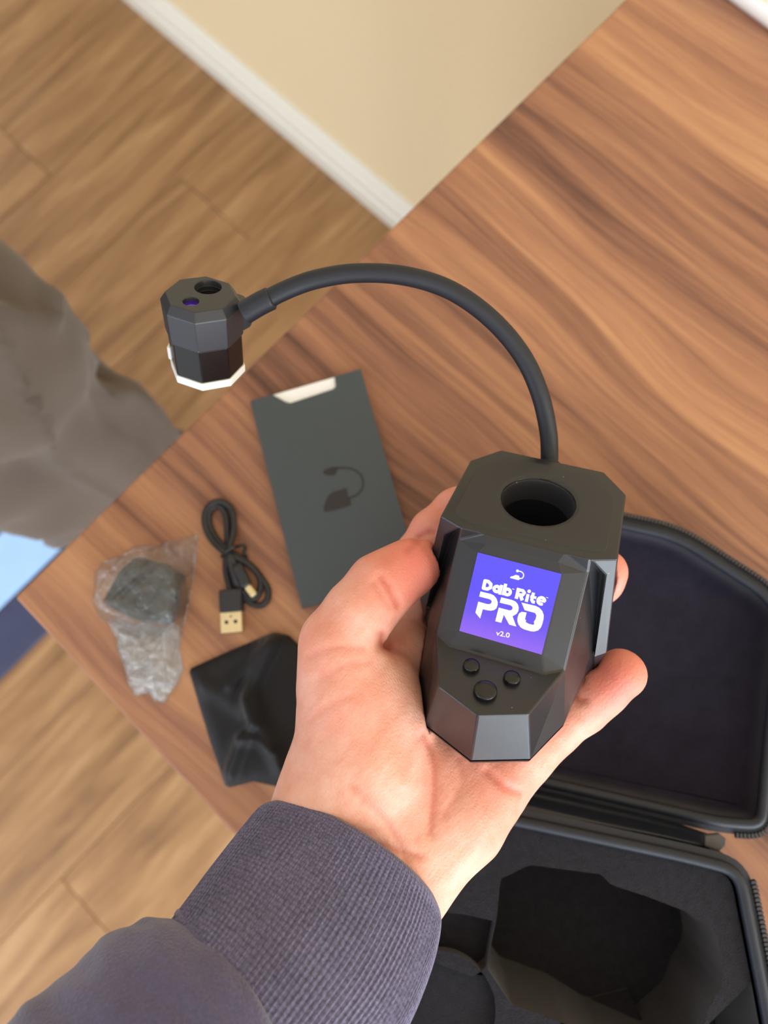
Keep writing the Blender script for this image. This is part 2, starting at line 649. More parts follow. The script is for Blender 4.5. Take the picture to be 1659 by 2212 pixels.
# baseboard with a stepped ogee head, swept along the wall
prof = [(0, 0), (-0.020, 0), (-0.020, 0.034), (-0.016, 0.038), (-0.016, 0.054), (-0.011, 0.060), (-0.010, 0.068), (-0.006, 0.073), (-0.0045, 0.079), (0, 0.079)]
pv, pf = [], []
for y in (-3.2, 2.6):
    for dx, dz in prof:
        pv.append((wall_x + dx, y, dz))
n = len(prof)
pf.append(list(range(n))); pf.append(list(range(n, 2 * n)))
for i in range(n):
    pf.append((i, (i + 1) % n, n + (i + 1) % n, n + i))
bb = mesh('baseboard_back', pv, pf, MAT['trim'])
tag(bb, 'white moulded baseboard along the cream wall', None, 'structure')
bevel(bb, 0.001, 2, 20)

# ------------------------------------------------------------------ table
TX0, TX1 = float(corner[0]), wall_x - 0.03
TY0, TY1 = EDGE_Y - 0.86, EDGE_Y
table = empty('table', ((TX0 + TX1) / 2, (TY0 + TY1) / 2, 0.0), 'walnut veneered table with a straight lipped edge, everything is laid out on it', 'table')
toff = tuple(table.location)
# top: long edge follows the room, the short end runs along the fitted line
endp = at(510, 1810, TABLE)
dy = TY0 - EDGE_Y
ex = TX0 + (endp[0] - corner[0]) / (endp[1] - corner[1]) * dy
outline = [(TX0, TY1), (ex, TY0), (TX1, TY0), (TX1, TY1)]
top = flat_prism('tabletop', outline, TABLE - 0.026, TABLE, MAT['walnut'], table, toff)
bevel(top, 0.0022, 3, 40)
for lx, ly in ((TX0 + 0.30, TY1 - 0.12), (TX0 + 0.30, TY0 + 0.08), (TX1 - 0.08, TY1 - 0.08), (TX1 - 0.08, TY0 + 0.08)):
    bm = bmesh.new()
    ws = [(0.0, 0.018), (0.35, 0.022), (TABLE - 0.027, 0.026)]
    rings = [[bm.verts.new((lx - toff[0] + sx * w, ly - toff[1] + sy * w, z)) for sx, sy in ((-1, -1), (1, -1), (1, 1), (-1, 1))] for z, w in ws]
    for a in range(len(rings) - 1):
        for i in range(4):
            bm.faces.new((rings[a][i], rings[a][(i + 1) % 4], rings[a + 1][(i + 1) % 4], rings[a + 1][i]))
    bm.faces.new(rings[0]); bm.faces.new(rings[-1])
    from_bm('leg', bm, MAT['walnut'], table)

# ------------------------------------------------------------------ rug and hanging coat beyond the table's left edge
ry0 = float(at(47, 1420, 0.005)[1])
b0 = float(at(12, 1304, 0.005)[1])
b1 = float(at(16, 1141, 0.005)[1])
ry1 = b1 + (b1 - b0) * 1.0
rx1 = float(at(170, 1120, 0.005)[0]); rx0 = rx1 - 1.3
rug = empty('rug', ((rx0 + rx1) / 2, (ry0 + ry1) / 2, 0.0), 'navy rug with a pale blue band on the floor left of the table', 'rug')
roff = tuple(rug.location)
o = box('border_band', (rx0, ry0, 0.0005), (rx1, b0, 0.008), MAT['navy'], rug, roff); bevel(o, 0.002)
o = box('pale_band', (rx0, b0, 0.0005), (rx1, b1, 0.009), MAT['pale'], rug, roff); bevel(o, 0.002)
tag(o, 'pale blue woven band')
o = box('border_band', (rx0, b1, 0.0005), (rx1, ry1, 0.008), MAT['navy'], rug, roff); bevel(o, 0.002)


def coat():
    c0 = at(222, 1010, 0.52)      # the near face of the cloth where the table edge cuts it
    nad = np.array([0.0, 0.0])
    d = np.array(c0[:2]); d /= np.linalg.norm(d)
    t = np.array([-d[1], d[0]])
    ctr = np.array(c0[:2]) + d * 0.072
    nz, na = 70, 96
    vs, fs = [], []
    for i in range(nz):
        z = 0.012 + 0.93 * i / (nz - 1)
        lean = 0.025 * max(0, z - 0.5)
        hw = 0.083 + 0.022 * (z - 0.5) + 0.03 * max(0, 0.35 - z)
        hd = 0.070 + 0.015 * math.sin(z * 9)
        for k in range(na):
            th = 2 * math.pi * k / na
            cx, sx = math.cos(th), math.sin(th)
            f = 1 + 0.07 * math.sin(3 * th + 6 * z) + 0.045 * math.sin(7 * th - 11 * z + 1.2)
            f += 0.26 * (mnoise.noise(Vector((cx * 1.1, sx * 1.1, z * 7.0)))) + 0.12 * mnoise.noise(Vector((cx * 2.6, sx * 2.6, z * 15 + 4)))
            # an upper layer whose hem ends in a slanting fold
            hem = 0.60 + 0.05 * sx
            f += 0.15 / (1 + math.exp(-(z - hem) / 0.005))
            n1 = abs(mnoise.noise(Vector((cx * 1.5 + 3, sx * 1.5, z * 6 + sx * 1.5))))
            f += 0.16 * (max(0.0, 1 - n1 * 5) ** 2)
            w = cx * hd * f; q = sx * hw * f
            p = ctr + d * (lean - w) + t * q
            vs.append((p[0], p[1], z))
    for i in range(nz - 1):
        for k in range(na):
            k2 = (k + 1) % na
            fs.append((i * na + k, i * na + k2, (i + 1) * na + k2, (i + 1) * na + k))
    fs.append(list(range(na))); fs.append([(nz - 1) * na + k for k in range(na)])
    vs = [(x, y, z) for x, y, z in vs]
    o = mesh('hanging_coat', vs, fs, MAT['taupe'], None, True)
    tag(o, 'rumpled taupe cloth coat hanging in folds beyond the table edge at left', 'coat')


coat()

# white tray at the far end of the table (top right corner)
p0, p1 = at(1618, 0, TABLE + 0.012), at(1659, 30, TABLE + 0.012)
dx = (p1 - p0)[:2]; dx /= np.linalg.norm(dx)
nx = np.array([dx[1], -dx[0]])
if nx[0] < 0: nx = -nx
c1 = p0[:2] - dx * 0.10
quad = [c1, c1 + dx * 0.26, c1 + dx * 0.26 + nx * 0.055, c1 + nx * 0.055]
rq = round_poly(quad, 0.012, 5)
tr = empty('white_tray', (float(np.mean([q[0] for q in quad])), float(np.mean([q[1] for q in quad])), TABLE), 'white rounded tray edge at the far top right corner of the table', 'tray')
of = tuple(tr.location)
lp = []
for zz, dd in ((0.0005, 0.004), (0.006, 0.001), (0.014, 0.0), (0.0145, 0.0018), (0.014, 0.0036), (0.004, 0.006)):
    lp.append([(q[0], q[1], TABLE + zz) for q in offset_poly(rq, dd)])
nn = len(rq); vs = [v for l in lp for v in l]; fs = []
for a in range(len(lp) - 1):
    for i in range(nn):
        j = (i + 1) % nn
        fs.append((a * nn + i, a * nn + j, (a + 1) * nn + j, (a + 1) * nn + i))
fs.append(list(range(nn)))
mesh('tray_wall', vs, fs, MAT['white'], tr, True, of)
fl = [(q[0], q[1]) for q in offset_poly(rq, 0.006)]
flat_prism('tray_floor', fl, TABLE + 0.002, TABLE + 0.0042, MAT['white'], tr, of)

# ------------------------------------------------------------------ the hand-held device
DR = np.array([[0.93489886, 0.35491085, -0.00154982], [0.23332958, -0.61791069, -0.75082867], [-0.26743489, 0.70158725, -0.66049520]])
DT = np.array([52.84525909, 42.83671246, 284.6057659])       # mm, camera axes
DW = MW @ DR                                                 # device axes in the room
DO = CAM + MW @ DT * 0.001
dev = empty('handheld_device', DO, 'black faceted handheld thermometer with purple screen and curved gooseneck, held in the palm', 'device')
dev.matrix_world = Matrix.Translation(Vector(DO)) @ Matrix(DW.tolist()).to_4x4()
MMS = 0.001


def dm(name, verts, faces, mat, parent=dev, smooth=False):
    return mesh(name, [np.array(v, float) * MMS for v in verts], faces, mat, parent, smooth)


V = {}
def sym(n, x, y, z):
    V[n + 'R'] = (x, y, z); V[n + 'L'] = (-x, y, z)


sym('tb', 19.2, 27.4, 60); sym('tc', 28.3, 17.0, 60); sym('tf', 29.4, -16.7, 60); sym('tg', 21.3, -20, 60)
sym('ti', 27.4, -17.6, 52.4); sym('fi', 31.7, -20.7, 16.0); sym('fo', 35.1, -17.8, 16.0)
sym('nt', 13.2, -20, 60); sym('bt', 21.8, -18.6, 52.9); sym('bo', 22.2, -40.2, 28.3); sym('bi', 16.2, -44.2, 28.4)
sym('st', 13.85, -21.7, 52.3); sym('sb', 13.85, -38.6, 30.5); sym('kt', 11.8, -20.6, 56.0)
sym('A', 14.55, -61.4, 28.9); sym('A0', 18.4, -60.5, 2.9); sym('D0', 26.5, -43.6, 2.9)
sym('Gt', 30.2, -20.2, 15.6); sym('G0', 30.2, -21.0, 2.9); sym('H0', 33.0, -16, 2.9); sym('I0', 32.5, 19.5, 2.9); sym('J0', 22.5, 30.5, 2.9)
sym('bs', 33.5, 19.0, 16.0); sym('bb', 23.0, 31.0, 16.0)
CD = -DR.T @ DT                                              # lens position in device axes
def onto(n, p0, nrm):
    """slide a vertex along its sight line onto a plane, both sides alike"""
    p = np.array(V[n + 'R'], float); d = p - CD
    p = p + d * ((np.array(p0) - p) @ nrm) / (d @ nrm)
    sym(n, abs(p[0]), p[1], p[2])
for k_ in ('st', 'sb'):
    p_ = np.array(V[k_ + 'R']); p_ = p_ + (CD - p_) * 0.0155 * np.array([0.25, 1, 1]); sym(k_, p_[0], p_[1], p_[2])
_st, _sb = np.array(V['stR']), np.array(V['sbR'])
_pb = np.array([0, -67.6, 29.2])
onto('bo', V['biR'], np.cross(np.array([1.0, 0, 0]), np.array([0, V['biR'][1], V['biR'][2]]) - _pb))
_n = np.cross(_sb - _st, np.array(V['boR']) - _sb)
onto('kt', _st, np.cross(_sb - _st, np.array([8.0, 0, 0])))
onto('bt', _st, _n)
onto('ti', (0, -18.2, 0), np.array([0, 1.0, 0]))
onto('fi', (0, -19.9, 0), np.array([0, 1.0, 0]))
sym('ga', 25.6, -14.5, 50.5); sym('gb', 30.7, -17.4, 15.8)
V['B'] = (0, -67.6, 29.2); V['B0'] = (0, -67.9, 2.9)
# top octagon, hole
octo = ['tbL', 'tcL', 'tfL', 'tgL', 'ntL', 'ntR', 'tgR', 'tfR', 'tcR', 'tbR']
HC, HR = (0.0, 2.95), 12.87
bm = bmesh.new()
bv = {k: bm.verts.new(np.array(v) * MMS) for k, v in V.items()}
def face(*ks):
    try:
        bm.faces.new([bv[k] for k in ks])
    except ValueError as e:
        print('face', ks, e)
for s in 'RL':
    q = lambda *ks: face(*[k if k in ('B', 'B0') else k + s for k in ks])
    q('tg', 'tf', 'ti')
    q('ti', 'tf', 'fo', 'fi')
    q('nt', 'tg', 'bt'); q('tg', 'ti', 'ga'); q('tg', 'ga', 'bt'); q('ga', 'ti', 'fi', 'gb'); q('bt', 'ga', 'gb', 'Gt')
    q('nt', 'bt', 'st', 'kt'); q('bt', 'bo', 'sb', 'st'); q('bo', 'bi', 'sb')
    q('bt', 'fi', 'G0', 'D0', 'bo') if False else None
    q('bt', 'Gt', 'D0', 'bo'); q('Gt', 'G0', 'D0')
    q('bo', 'D0', 'A0', 'A')
    q('A', 'A0', 'B0', 'B')
    q('fi', 'fo', 'H0', 'G0', 'Gt', 'gb')
    q('tf', 'tc', 'bs', 'fo'); q('fo', 'bs', 'I0', 'H0')
    q('tc', 'tb', 'bb', 'bs'); q('bs', 'bb', 'J0', 'I0')
face('ntL', 'ntR', 'ktR', 'ktL'); face('ktL', 'ktR', 'stR', 'stL'); face('stL', 'stR', 'sbR', 'sbL')
face('sbL', 'sbR', 'biR', 'biL')
face('biL', 'biR', 'boR', 'AR', 'B', 'AL', 'boL')
face('tbL', 'tbR', 'bbR', 'bbL'); face('bbL', 'bbR', 'J0R', 'J0L')
face('B0', 'A0R', 'D0R', 'G0R', 'H0R', 'I0R', 'J0R', 'J0L', 'I0L', 'H0L', 'G0L', 'D0L', 'A0L')
NS = 40
hv = [bm.verts.new(((HC[0] + HR * math.cos(2 * math.pi * i / NS)) * MMS, (HC[1] + HR * math.sin(2 * math.pi * i / NS)) * MMS, 60 * MMS)) for i in range(NS)]
hb = [bm.verts.new((v.co.x * 0.98, (v.co.y - HC[1] * MMS) * 0.98 + HC[1] * MMS, 26 * MMS)) for v in hv]
for i in range(NS):
    j = (i + 1) % NS
    bm.faces.new((hv[i], hv[j], hb[j], hb[i]))
bm.faces.new(hb)
eds = []
for i in range(NS):
    eds.append(bm.edges.get((hv[i], hv[(i + 1) % NS])))
for a, b_ in zip(octo, octo[1:] + octo[:1]):
    e = bm.edges.get((bv[a], bv[b_]))
    if e is None: e = bm.edges.new((bv[a], bv[b_]))
    eds.append(e)
bmesh.ops.triangle_fill(bm, edges=eds, use_beauty=True, use_dissolve=False, normal=(0, 0, 1))
shell = from_bm('housing', bm, MAT['shell'], dev)
bevel(shell, 0.00055, 2, 24)

# rubber inlay of the top plate with rounded lip round the well
inl = round_poly([(-15.6, 24.0), (-24.9, 13.6), (-25.8, -14.2), (-19.6, -16.8), (19.6, -16.8), (25.8, -14.2), (24.9, 13.6), (15.6, 24.0)], 2.0, 3)
n0 = len(inl)
bm = bmesh.new()
o1 = [bm.verts.new((p[0] * MMS, p[1] * MMS, 0.0600)) for p in inl]
o2 = [bm.verts.new((p[0] * MMS, p[1] * MMS, 0.0603)) for p in offset_poly(inl, 0.35)]
for i in range(n0):
    j = (i + 1) % n0
    bm.faces.new((o1[i], o1[j], o2[j], o2[i]))
lip = []
for rr, zz in ((14.6, 60.3), (13.6, 60.05), (12.95, 59.4), (12.6, 58.4), (12.45, 56.5), (12.3, 50.0)):
    lip.append([bm.verts.new(((HC[0] + rr * math.cos(2 * math.pi * i / NS)) * MMS, (HC[1] + rr * math.sin(2 * math.pi * i / NS)) * MMS, zz * MMS)) for i in range(NS)])
for a in range(len(lip) - 1):
    for i in range(NS):
        j = (i + 1) % NS
        f_ = bm.faces.new((lip[a][i], lip[a][j], lip[a + 1][j], lip[a + 1][i])); f_.smooth = True
eds = [bm.edges.get((lip[0][i], lip[0][(i + 1) % NS])) for i in range(NS)] + [bm.edges.get((o2[i], o2[(i + 1) % n0])) for i in range(n0)]
bmesh.ops.triangle_fill(bm, edges=eds, use_beauty=True, use_dissolve=False, normal=(0, 0, 1))
pad = from_bm('top_inlay', bm, MAT['pad'], dev)
for p in pad.data.polygons:
    p.use_smooth = False
smooth_by_angle(pad, 40)

# bottom plate
bp = ['B0', 'A0R', 'D0R', 'G0R', 'H0R', 'I0R', 'J0R', 'J0L', 'I0L', 'H0L', 'G0L', 'D0L', 'A0L']
bpo = [V[k][:2] for k in bp]
ins = offset_poly(bpo, 0.7); ins2 = offset_poly(bpo, 0.1)
vs_, fs_ = prism([(p[0], p[1], 3.0) for p in ins], [(p[0], p[1], 2.2) for p in ins])
v2, f2 = prism([(p[0], p[1], 2.2) for p in ins2], [(p[0], p[1], 0.4) for p in ins])
k = len(vs_)
base = dm('base_plate', vs_ + v2, fs_ + [[i + k for i in f] for f in f2], MAT['shell'])


# screen: glass with lit picture, lettering as flat print just over it
TL, TR_, BL = np.array(V['stL']), np.array(V['stR']), np.array(V['sbL'])
BR_ = np.array(V['sbR'])
sn = np.cross(TR_ - TL, TL - BL); sn /= np.linalg.norm(sn)
if sn[2] < 0: sn = -sn
# homography from the picture of the screen to its own square
src = [(352, 170), (1448, 452), (1192, 1545), (95, 1225)]
dst = [(0, 0), (1, 0), (1, 1), (0, 1)]
A_ = []
for (x, y), (uu, vv) in zip(src, dst):
    A_.append([x, y, 1, 0, 0, 0, -uu * x, -uu * y, -uu]); A_.append([0, 0, 0, x, y, 1, -vv * x, -vv * y, -vv])
Hm = np.linalg.svd(np.array(A_, float))[2][-1].reshape(3, 3)


def suv(x, y):
    h = Hm @ np.array([x, y, 1.0]); return h[0] / h[2], h[1] / h[2]


def scr(uu, vv, lift=0.25):
    return TL + (TR_ - TL) * uu + (BL - TL) * vv + sn * lift


m, nt, b = new_mat('screen_glow')
tc = N(nt, 'ShaderNodeTexCoord')
sep = N(nt, 'ShaderNodeSeparateXYZ'); nt.links.new(tc.outputs['UV'], sep.inputs[0])
rp = ramp(nt, [(0.0, (88, 74, 250)), (0.45, (86, 70, 250)), (0.72, (106, 76, 238)), (1.0, (146, 96, 242))], sep.outputs[1])
nt.links.new(rp.outputs[0], b.inputs['Emission Color'])
b.inputs['Emission Strength'].default_value = 0.95
b.inputs['Base Color'].default_value = (0.01, 0.01, 0.02, 1)
b.inputs['Roughness'].default_value = 0.15
MAT['screen'] = m
m, nt, b = new_mat('lettering_glow')
b.inputs['Base Color'].default_value = (0.02, 0.02, 0.02, 1)
b.inputs['Emission Color'].default_value = (0.95, 0.97, 1.0, 1)
b.inputs['Emission Strength'].default_value = 1.0
MAT['letters'] = m

cs = [scr(0, 0, 0.2), scr(1, 0, 0.2), scr(1, 1, 0.2), scr(0, 1, 0.2)]
cs2 = [c - sn * 0.6 for c in cs]
screen = dm('screen', cs + cs2, [(0, 1, 2, 3), (4, 5, 6, 7), (0, 1, 5, 4), (1, 2, 6, 5), (2, 3, 7, 6), (3, 0, 4, 7)], MAT['screen'])
tag(screen, 'lit square purple display with white lettering')
uvl = screen.data.uv_layers.new(name='UVMap')
for lp_ in screen.data.loops:
    vi = lp_.vertex_index % 4
    uvl.data[lp_.index].uv = ((0, 0), (1, 0), (1, 1), (0, 1))[vi]


def flat_letters(name, polys, parent=screen):
    vs, fs = [], []
    for pl in polys:
        k = len(vs)
        vs += [scr(*suv(*p), 0.27) for p in pl]
        fs.append([k + i for i in range(len(pl))])
    return dm(name, vs, fs, MAT['letters'], parent)


def thick(pts, w):
    P = [np.array(p, float) for p in catmull(pts, 5)]
    L, R_ = [], []
    for i in range(len(P)):
        t = P[min(i + 1, len(P) - 1)] - P[max(i - 1, 0)]
        t /= np.linalg.norm(t); nn_ = np.array([-t[1], t[0]])
        L.append(P[i] + nn_ * w / 2); R_.append(P[i] - nn_ * w / 2)
    return L + R_[::-1]


blob = lambda cx, cy, r: [(cx + r * math.cos(a * math.pi / 8), cy + r * math.sin(a * math.pi / 8)) for a in range(16)]
flat_letters('screen_emblem', [
    [(772, 500), (785, 486), (812, 482), (846, 464), (890, 476), (898, 502), (905, 512), (900, 524), (884, 536), (830, 522), (776, 508)],
    thick([(892, 512), (930, 510), (950, 480), (946, 448), (922, 425), (880, 412)], 15), blob(870, 412, 19)])
flat_letters('screen_letter', [thick([], 1) if False else
    [(382, 688), (520, 722), (560, 742), (592, 780), (610, 830), (608, 870), (592, 915), (560, 940), (515, 948), (470, 942), (412, 928), (375, 1055), (312, 975), (352, 825), (470, 858), (505, 858), (525, 842), (530, 820), (518, 802), (492, 790), (365, 757)]])
flat_letters('screen_letter', [
    [(655, 765), (800, 802), (845, 822), (875, 858), (888, 905), (882, 950), (860, 988), (805, 1022), (855, 1162), (760, 1135), (690, 1003), (655, 1112), (575, 1090), (622, 905), (765, 942), (790, 938), (804, 920), (804, 895), (780, 874), (635, 838)]])
flat_letters('screen_letter', [
    [(922, 835), (1110, 880), (1160, 905), (1198, 948), (1218, 1005), (1215, 1060), (1200, 1125), (1180, 1175), (1145, 1212), (1095, 1228), (1050, 1226), (960, 1200), (915, 1175), (884, 1135), (868, 1085), (872, 1035), (890, 985), (925, 960), (992, 970), (970, 1060), (984, 1075), (978, 1098), (1020, 1124), (1082, 1138), (1094, 1112), (1084, 1098), (1110, 1060), (1120, 1010), (1104, 976), (965, 938)]])


def text_mesh(txt, x0, y0, x1, y1, height, embolden, lift=0.27):
    """lettering set along the line from (x0,y0) to (x1,y1) in the picture of the screen"""
    cu = bpy.data.curves.new('lettering', 'FONT')
    cu.body = txt; cu.size = 1.0; cu.offset = embolden; cu.space_character = 1.0 + embolden * 1.2
    ob = bpy.data.objects.new('lettering', cu); col.objects.link(ob)
    dg = bpy.context.evaluated_depsgraph_get(); dg.update()
    me = bpy.data.meshes.new_from_object(ob.evaluated_get(dg))
    bpy.data.objects.remove(ob)
    co = np.array([v.co[:] for v in me.vertices])
    mn, mx = co.min(0), co.max(0)
    a = np.array(suv(x0, y0)); c = np.array(suv(x1, y1))
    e = c - a; Ls = np.linalg.norm(e); e /= Ls
    perp = np.array([e[1], -e[0]])
    sc = Ls / (mx[0] - mn[0])
    sy = height / (mx[1] - mn[1])
    for v, p in zip(me.vertices, co):
        q = a + e * (p[0] - mn[0]) * sc + perp * (p[1] - mn[1]) * sy
        v.co = Vector(scr(q[0], q[1], lift) * MMS)
    me.materials.clear(); me.materials.append(MAT['letters'])
    return me


def stroke(pts, w, closed=False):
    P = [np.array(p, float) for p in pts]; n_ = len(P); quads = []
    for i in range(n_ if closed else n_ - 1):
        a, b_ = P[i], P[(i + 1) % n_]; d = (b_ - a) / np.linalg.norm(b_ - a); q = np.array([-d[1], d[0]]) * w / 2
        quads.append([a + q, b_ + q, b_ - q, a - q])
    joints = P if closed else P[1:-1]
    for p in joints: quads.append(blob(p[0], p[1], w / 2))
    return quads


arc = lambda cx, cy, r, a0, a1, n_=18: [(cx + r * math.cos(math.radians(a0 + (a1 - a0) * i / n_)), cy + r * math.sin(math.radians(a0 + (a1 - a0) * i / n_))) for i in range(n_ + 1)]
GL = {
    'D': stroke([(444, 546), (488, 556), (520, 590), (516, 636), (474, 656), (422, 644)], 46, True),
    'a': stroke(arc(598, 655, 36, 0, 340), 44, True) + stroke([(664, 600), (634, 730)], 42),
    'b': stroke([(716, 584), (682, 738)], 44) + stroke(arc(738, 694, 38, 0, 340), 44, True),
    'R': stroke([(886, 640), (854, 786)], 46) + stroke([(882, 664), (942, 676), (962, 704), (938, 736), (872, 726)], 42) + stroke([(908, 738), (934, 806)], 46),
    'i': stroke([(1010, 722), (986, 826)], 42) + [blob(1024, 684, 24)],
    't': stroke([(1082, 702), (1058, 800), (1072, 826), (1100, 832)], 42) + stroke([(1040, 752), (1118, 772)], 36),
    'e': stroke(arc(1184, 812, 44, 12, -290), 42) + stroke([(1146, 802), (1236, 826)], 28),
}
for ch in GL:
    flat_letters('screen_letter', GL[ch])
me = text_mesh('v2.0', 580, 1282, 762, 1318, 0.062, 0.02)
link('screen_lettering', me, None, screen)
for (x, y) in ((815, 655), (1262, 768)):
    flat_letters('trademark_tick', [[(x - 14, y - 8), (x + 14, y), (x + 12, y + 9), (x - 14, y + 1)]])


def lathe(name, profile, origin, ax, mat, parent, seg=32, scale=MMS):
    """profile of (radius, height) turned about an axis, in device mm"""
    ax = np.array(ax, float); ax /= np.linalg.norm(ax)
    a = np.cross(ax, [0, 1, 0.3]); a /= np.linalg.norm(a); b_ = np.cross(ax, a)
    vs, fs = [], []
    for r, h in profile:
        for k in range(seg):
            th = 2 * math.pi * k / seg
            vs.append((np.array(origin) + ax * h + (a * math.cos(th) + b_ * math.sin(th)) * r) * scale)
    for i in range(len(profile) - 1):
        for k in range(seg):
            k2 = (k + 1) % seg
            fs.append((i * seg + k, i * seg + k2, (i + 1) * seg + k2, (i + 1) * seg + k))
    fs.append(list(range(seg))); fs.append([(len(profile) - 1) * seg + k for k in range(seg)])
    o = mesh(name, vs, fs, mat, parent, True)
    smooth_by_angle(o, 50)
    return o


pn = np.cross(np.array(V['boR']) - np.array(V['boL']), np.array(V['B']) - np.array(V['boL']))
pn /= np.linalg.norm(pn)
if pn[2] < 0: pn = -pn
for bx, by, br in ((-6.74, -50.6, 2.75), (6.74, -50.6, 2.75), (0, -58.5, 3.75)):
    zz = V['boR'][2] + (by - V['boR'][1]) / (V['B'][1] - V['boR'][1]) * (V['B'][2] - V['boR'][2])
    prof_b = [(br + 0.45, 0.02), (br + 0.4, 0.12), (br + 0.05, 0.0), (br, 0.1), (br, 1.2), (br - 0.10, 1.6), (br - 0.35, 1.95), (br - 0.8, 2.12), (br * 0.4, 2.2)]
    o = lathe('button', prof_b[2:], (bx, by, zz), pn, MAT['gloss'], dev)
    if br > 3: tag(o, 'largest round button nearest the tip')

# sensor head at the end of the gooseneck
HRm = np.array([[0.93067435, -0.3538279, 0.09301118], [-0.20049145, -0.70592606, -0.679317], [0.30602032, 0.61357495, -0.72792674]])
HT = np.array([-66.04013757, -78.62464613, 255.00840907])


def head2dev(p):
    c = HRm @ np.array(p, float) + HT
    return DR.T @ (c - DT)


def cam2dev(px, py, d):
    c = np.array([(px - 829.5) / F, (py - 1106.0) / F, 1.0]) * d
    return DR.T @ (c - DT)


PH = math.radians(-110)
RU, RT, ZC, HMID, HLOW, HW, RL, RM = 14.81, 12.5, 3.2, 12.37, 14.0, 3.2, 13.9, 14.5


def ngon(r, z, n=8, ph=PH):
    return [(r * math.cos(ph + k * 2 * math.pi / n), r * math.sin(ph + k * 2 * math.pi / n), z) for k in range(n)]


bm = bmesh.new()
rings = [ngon(RT, 0), ngon(RU, -ZC), ngon(RM, -ZC - HMID), ngon(RL - 0.4, -ZC - HMID - 0.5)]
rv = [[bm.verts.new(head2dev(p) * MMS) for p in r] for r in rings]
for a in range(3):
    for i in range(8):
        j = (i + 1) % 8
        bm.faces.new((rv[a][i], rv[a][j], rv[a + 1][j], rv[a + 1][i]))
bm.faces.new(rv[3])


def head_px(x, y, z=0.0):
    """spot of the head's top plane under a pixel of the photograph"""
    r = np.array([(x - 829.5) / F, (y - 1106.0) / F, 1.0])
    n_ = HRm[:, 2]; o_ = HT + n_ * z
    s_ = o_.dot(n_) / r.dot(n_)
    return HRm.T @ (r * s_ - HT)


h1 = head_px(320 + 715 / 5.53, 560 + 330 / 5.53); h2 = head_px(320 + 510 / 5.53, 560 + 500 / 5.53)
holes = [(h1, 4.9, 7.0), (h2, 2.9, 2.2)]
eds = [bm.edges.get((rv[0][i], rv[0][(i + 1) % 8])) for i in range(8)]
for hc_, hr_, dep in holes:
    ns = 24
    a = [bm.verts.new(head2dev((hc_[0] + hr_ * math.cos(2 * math.pi * i / ns), hc_[1] + hr_ * math.sin(2 * math.pi * i / ns), 0)) * MMS) for i in range(ns)]
    b_ = [bm.verts.new(head2dev((hc_[0] + hr_ * 0.96 * math.cos(2 * math.pi * i / ns), hc_[1] + hr_ * 0.96 * math.sin(2 * math.pi * i / ns), -dep)) * MMS) for i in range(ns)]
    for i in range(ns):
        j = (i + 1) % ns
        bm.faces.new((a[i], a[j], b_[j], b_[i])).smooth = True
        eds.append(bm.edges.get((a[i], a[j])))
    bm.faces.new(b_)
hn = head2dev((0, 0, 1)) - head2dev((0, 0, 0))
bmesh.ops.triangle_fill(bm, edges=eds, use_beauty=True, use_dissolve=False, normal=Vector(hn))
head = from_bm('sensor_head', bm, MAT['headshell'], dev)
bevel(head, 0.0003, 2, 20)
tag(head, 'octagonal sensor head with white rim hanging from the gooseneck')
bm = bmesh.new()
rings = [ngon(RM - 0.6, -ZC - HMID), ngon(RL, -ZC - HMID - HLOW)]
rv = [[bm.verts.new(head2dev(p) * MMS) for p in r] for r in rings]
for i in range(8):
    j = (i + 1) % 8
    bm.faces.new((rv[0][i], rv[0][j], rv[1][j], rv[1][i]))
bm.faces.new(rv[0]); bm.faces.new(rv[1])
o = from_bm('lower_housing', bm, MAT['gloss'], head); bevel(o, 0.0005, 2, 20)
tag(o, 'glossy black lower part')
bm = bmesh.new()
zz0 = -ZC - HMID - HLOW
rings = [ngon(RL + 0.5, zz0), ngon(RL + 0.5, zz0 - HW), ngon(RL - 2.5, zz0 - HW), ngon(RL - 2.5, zz0 + 0.0)]
rv = [[bm.verts.new(head2dev(p) * MMS) for p in r] for r in rings]
for a in range(4):
    for i in range(8):
        j = (i + 1) % 8
        b2_ = (a + 1) % 4
        bm.faces.new((rv[a][i], rv[a][j], rv[b2_][j], rv[b2_][i]))
# small moulded ear on the rim
ea = PH - 2.5 * math.pi / 4
e0 = np.array([math.cos(ea), math.sin(ea)]); e1 = np.array([-e0[1], e0[0]])
ear = [e0 * 12.2 - e1 * 5.2, e0 * 15.0 - e1 * 4.4, e0 * 16.2, e0 * 15.0 + e1 * 4.4, e0 * 12.2 + e1 * 5.2]
vt = [bm.verts.new(head2dev((p[0], p[1], zz0 + 4.6)) * MMS) for p in ear]; vb = [bm.verts.new(head2dev((p[0], p[1], zz0 - 1)) * MMS) for p in ear]
bm.faces.new(vt); bm.faces.new(vb)
for i in range(5):
    j = (i + 1) % 5
    bm.faces.new((vt[i], vt[j], vb[j], vb[i]))
o = from_bm('white_rim', bm, MAT['white'], head); bevel(o, 0.0004, 2, 20)
tag(o, 'white rim under the head')


def disc_in_head(name, c, r, z, mat):
    vs = [head2dev((c[0] + r * math.cos(2 * math.pi * i / 24), c[1] + r * math.sin(2 * math.pi * i / 24), z)) for i in range(24)]
    vs2 = [head2dev((c[0] + r * math.cos(2 * math.pi * i / 24), c[1] + r * math.sin(2 * math.pi * i / 24), z - 0.4)) for i in range(24)]
    v, f = prism(vs, vs2)
    return dm(name, v, f, mat, head)


